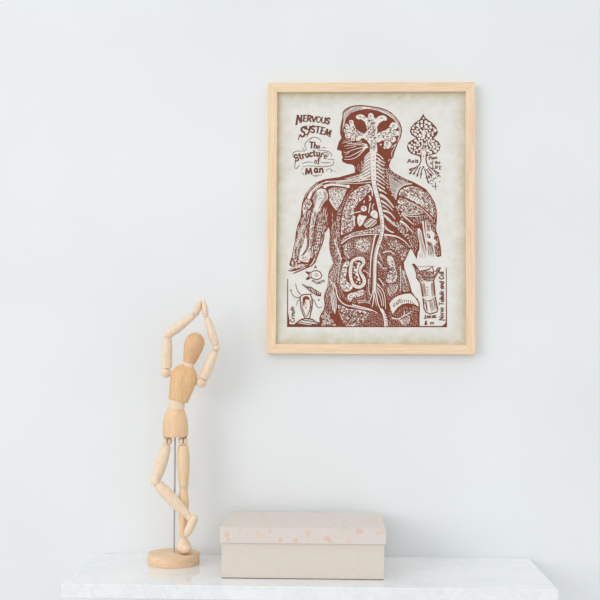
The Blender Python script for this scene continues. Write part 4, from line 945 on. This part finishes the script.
for pts in ([(306.4, 149), (304.8, 145), (307.6, 140.6), (312, 138.4)], [(309, 139.6), (313, 137.2), (319, 138.6), (321, 142)], [(302.4, 148), (304, 150), (307, 149.6)], [(321.6, 148.4), (324, 147.4), (326, 148)],
            [(292.6, 157), (293.6, 152.6), (298, 151), (305, 151.4)], [(318, 150.6), (325, 150.6), (330.6, 153), (332, 157.4)], [(322, 152.4), (327, 152.6), (329, 155.6)], [(294, 165), (296, 168.6), (300, 164.6)],
            [(302, 164), (307, 162), (313, 162.4)], [(320.4, 162.4), (325, 162.8), (331, 162.4)], [(302, 167), (310, 165.8), (320, 166.6), (330, 166), (333.6, 163.6), (333, 160.6)], [(327.6, 159.4), (331, 159.2), (334.6, 159.8)],
            [(326, 171.6), (328, 168.8), (331.6, 169.8), (330.6, 172.6)], [(331, 170.4), (336, 171.4)], [(312, 175.8), (317, 175.2), (322.6, 175)], [(314, 176.8), (318, 176.4)], [(301.6, 172), (303.6, 174.6)], [(301, 170), (303, 168)], [(304, 175.4), (303.4, 173)]):
    PP.line(2, BRN, pts, .35, .35, 4, .6)
write('Axis', [(407.4, 163), (418.6, 162.6)], 4.0, .95)
write('Plan', [(428.8, 160), (437.6, 158.8)], 3.1, .8); write('of the', [(430, 164.3), (440.4, 163.7)], 3.0, .75); write('LIFE', [(432, 168.2), (441.6, 169.6)], 3.1, .85)
write('Nerve Tubule and Cell', [(443.8, 320.4), (443.8, 296), (443.8, 271.6)], 4.6, 1.0)
write('J.nn.ac.', [(424, 318.6), (437.4, 317.6)], 3.8, .95); write('&', [(424.6, 324.8), (427.4, 324.8)], 3.8, .95); write('m', [(430, 324.8), (434.6, 324.6)], 3.8, .8)
write('Crnule', [(294.4, 322.6), (294.6, 314), (294, 306)], 4.4, .9)
write('muscle', [(311.4, 281.6), (318, 283.8), (325.4, 281.4)], 3.0, .65); write('A', [(314.2, 268.6), (317, 268.4)], 3.0, .65)

# the sheet itself, then everything printed on it
def build_print(parent):
    c = root_loc(parent)
    me = bpy.data.meshes.new('poster')
    v = [q - c for q in PP.v]; f = list(PP.f); m = list(PP.m)
    b = len(v)
    x0, x1, z0, z1 = FX0 + .004, FX1 - .004, FZ0 + .004, FZ1 - .004
    for y in (PY, PY + .0006):
        for x, z in ((x0, z0), (x1, z0), (x1, z1), (x0, z1)): v.append(Vector((x, y, z)) - c)
    for q in ((0, 1, 2, 3), (7, 6, 5, 4), (0, 4, 5, 1), (1, 5, 6, 2), (2, 6, 7, 3), (3, 7, 4, 0)): f.append(tuple(b + i for i in q)); m.append(0)
    me.from_pydata(v, [], f)
    for mm in (M_paper, M_ink, M_light, M_ink2): me.materials.append(mm)
    me.polygons.foreach_set('material_index', m)
    me.update()
    o = bpy.data.objects.new('poster', me); COL.objects.link(o); o.parent = parent
    o['label'] = 'aged paper print of a body in red brown ink'
    return o

# ------------------------------------------------------------------ picture frame
FD = 0.017                                                   # how far the frame stands off the wall
FY = WALL_Y - FD
a, b = at(268.3, 82.6, FY), at(475.6, 354.5, FY)
FX0, FX1, FZ0, FZ1 = a.x, b.x, b.z, a.z
fw = 9.1 * FY / F * 1.0; fwt = 9.6 * FY / F
fr = thing('picture_frame', 'pale pine picture frame holding a red brown anatomy print on the white wall', 'picture frame', ((FX0 + FX1) / 2, WALL_Y, (FZ0 + FZ1) / 2))
def rail(outer, inner, mat):
    """a mitred rail: outer edge a->b, inner edge a->b, in the wall's plane"""
    bm = bmesh.new()
    q = [outer[0], outer[1], inner[1], inner[0]]
    fr_ = [bm.verts.new((x, FY, z)) for x, z in q]; bk = [bm.verts.new((x, WALL_Y - .0006, z)) for x, z in q]
    bm.faces.new(fr_); bm.faces.new(bk[::-1])
    for k in range(4): bm.faces.new((fr_[k], fr_[(k + 1) % 4], bk[(k + 1) % 4], bk[k]))
    bmesh.ops.recalc_face_normals(bm, faces=bm.faces[:])
    bmesh.ops.bevel(bm, geom=bm.edges[:], offset=.0005, segments=2, profile=.5, affect='EDGES')
    return obj('frame_rail', bm, mat, fr)
O = [(FX0, FZ1), (FX1, FZ1), (FX1, FZ0), (FX0, FZ0)]
I = [(FX0 + fw, FZ1 - fwt), (FX1 - fw, FZ1 - fwt), (FX1 - fw, FZ0 + fwt), (FX0 + fw, FZ0 + fwt)]
for k, mat in enumerate((M_frame_h, M_frame_v, M_frame_h, M_frame_v)):
    rail((O[k], O[(k + 1) % 4]), (I[k], I[(k + 1) % 4]), mat)
obj('backing_board', box_bm((FX0 + .005, PY + .0008, FZ0 + .005), (FX1 - .005, WALL_Y - .002, FZ1 - .005)), M_back, fr)
build_print(fr)
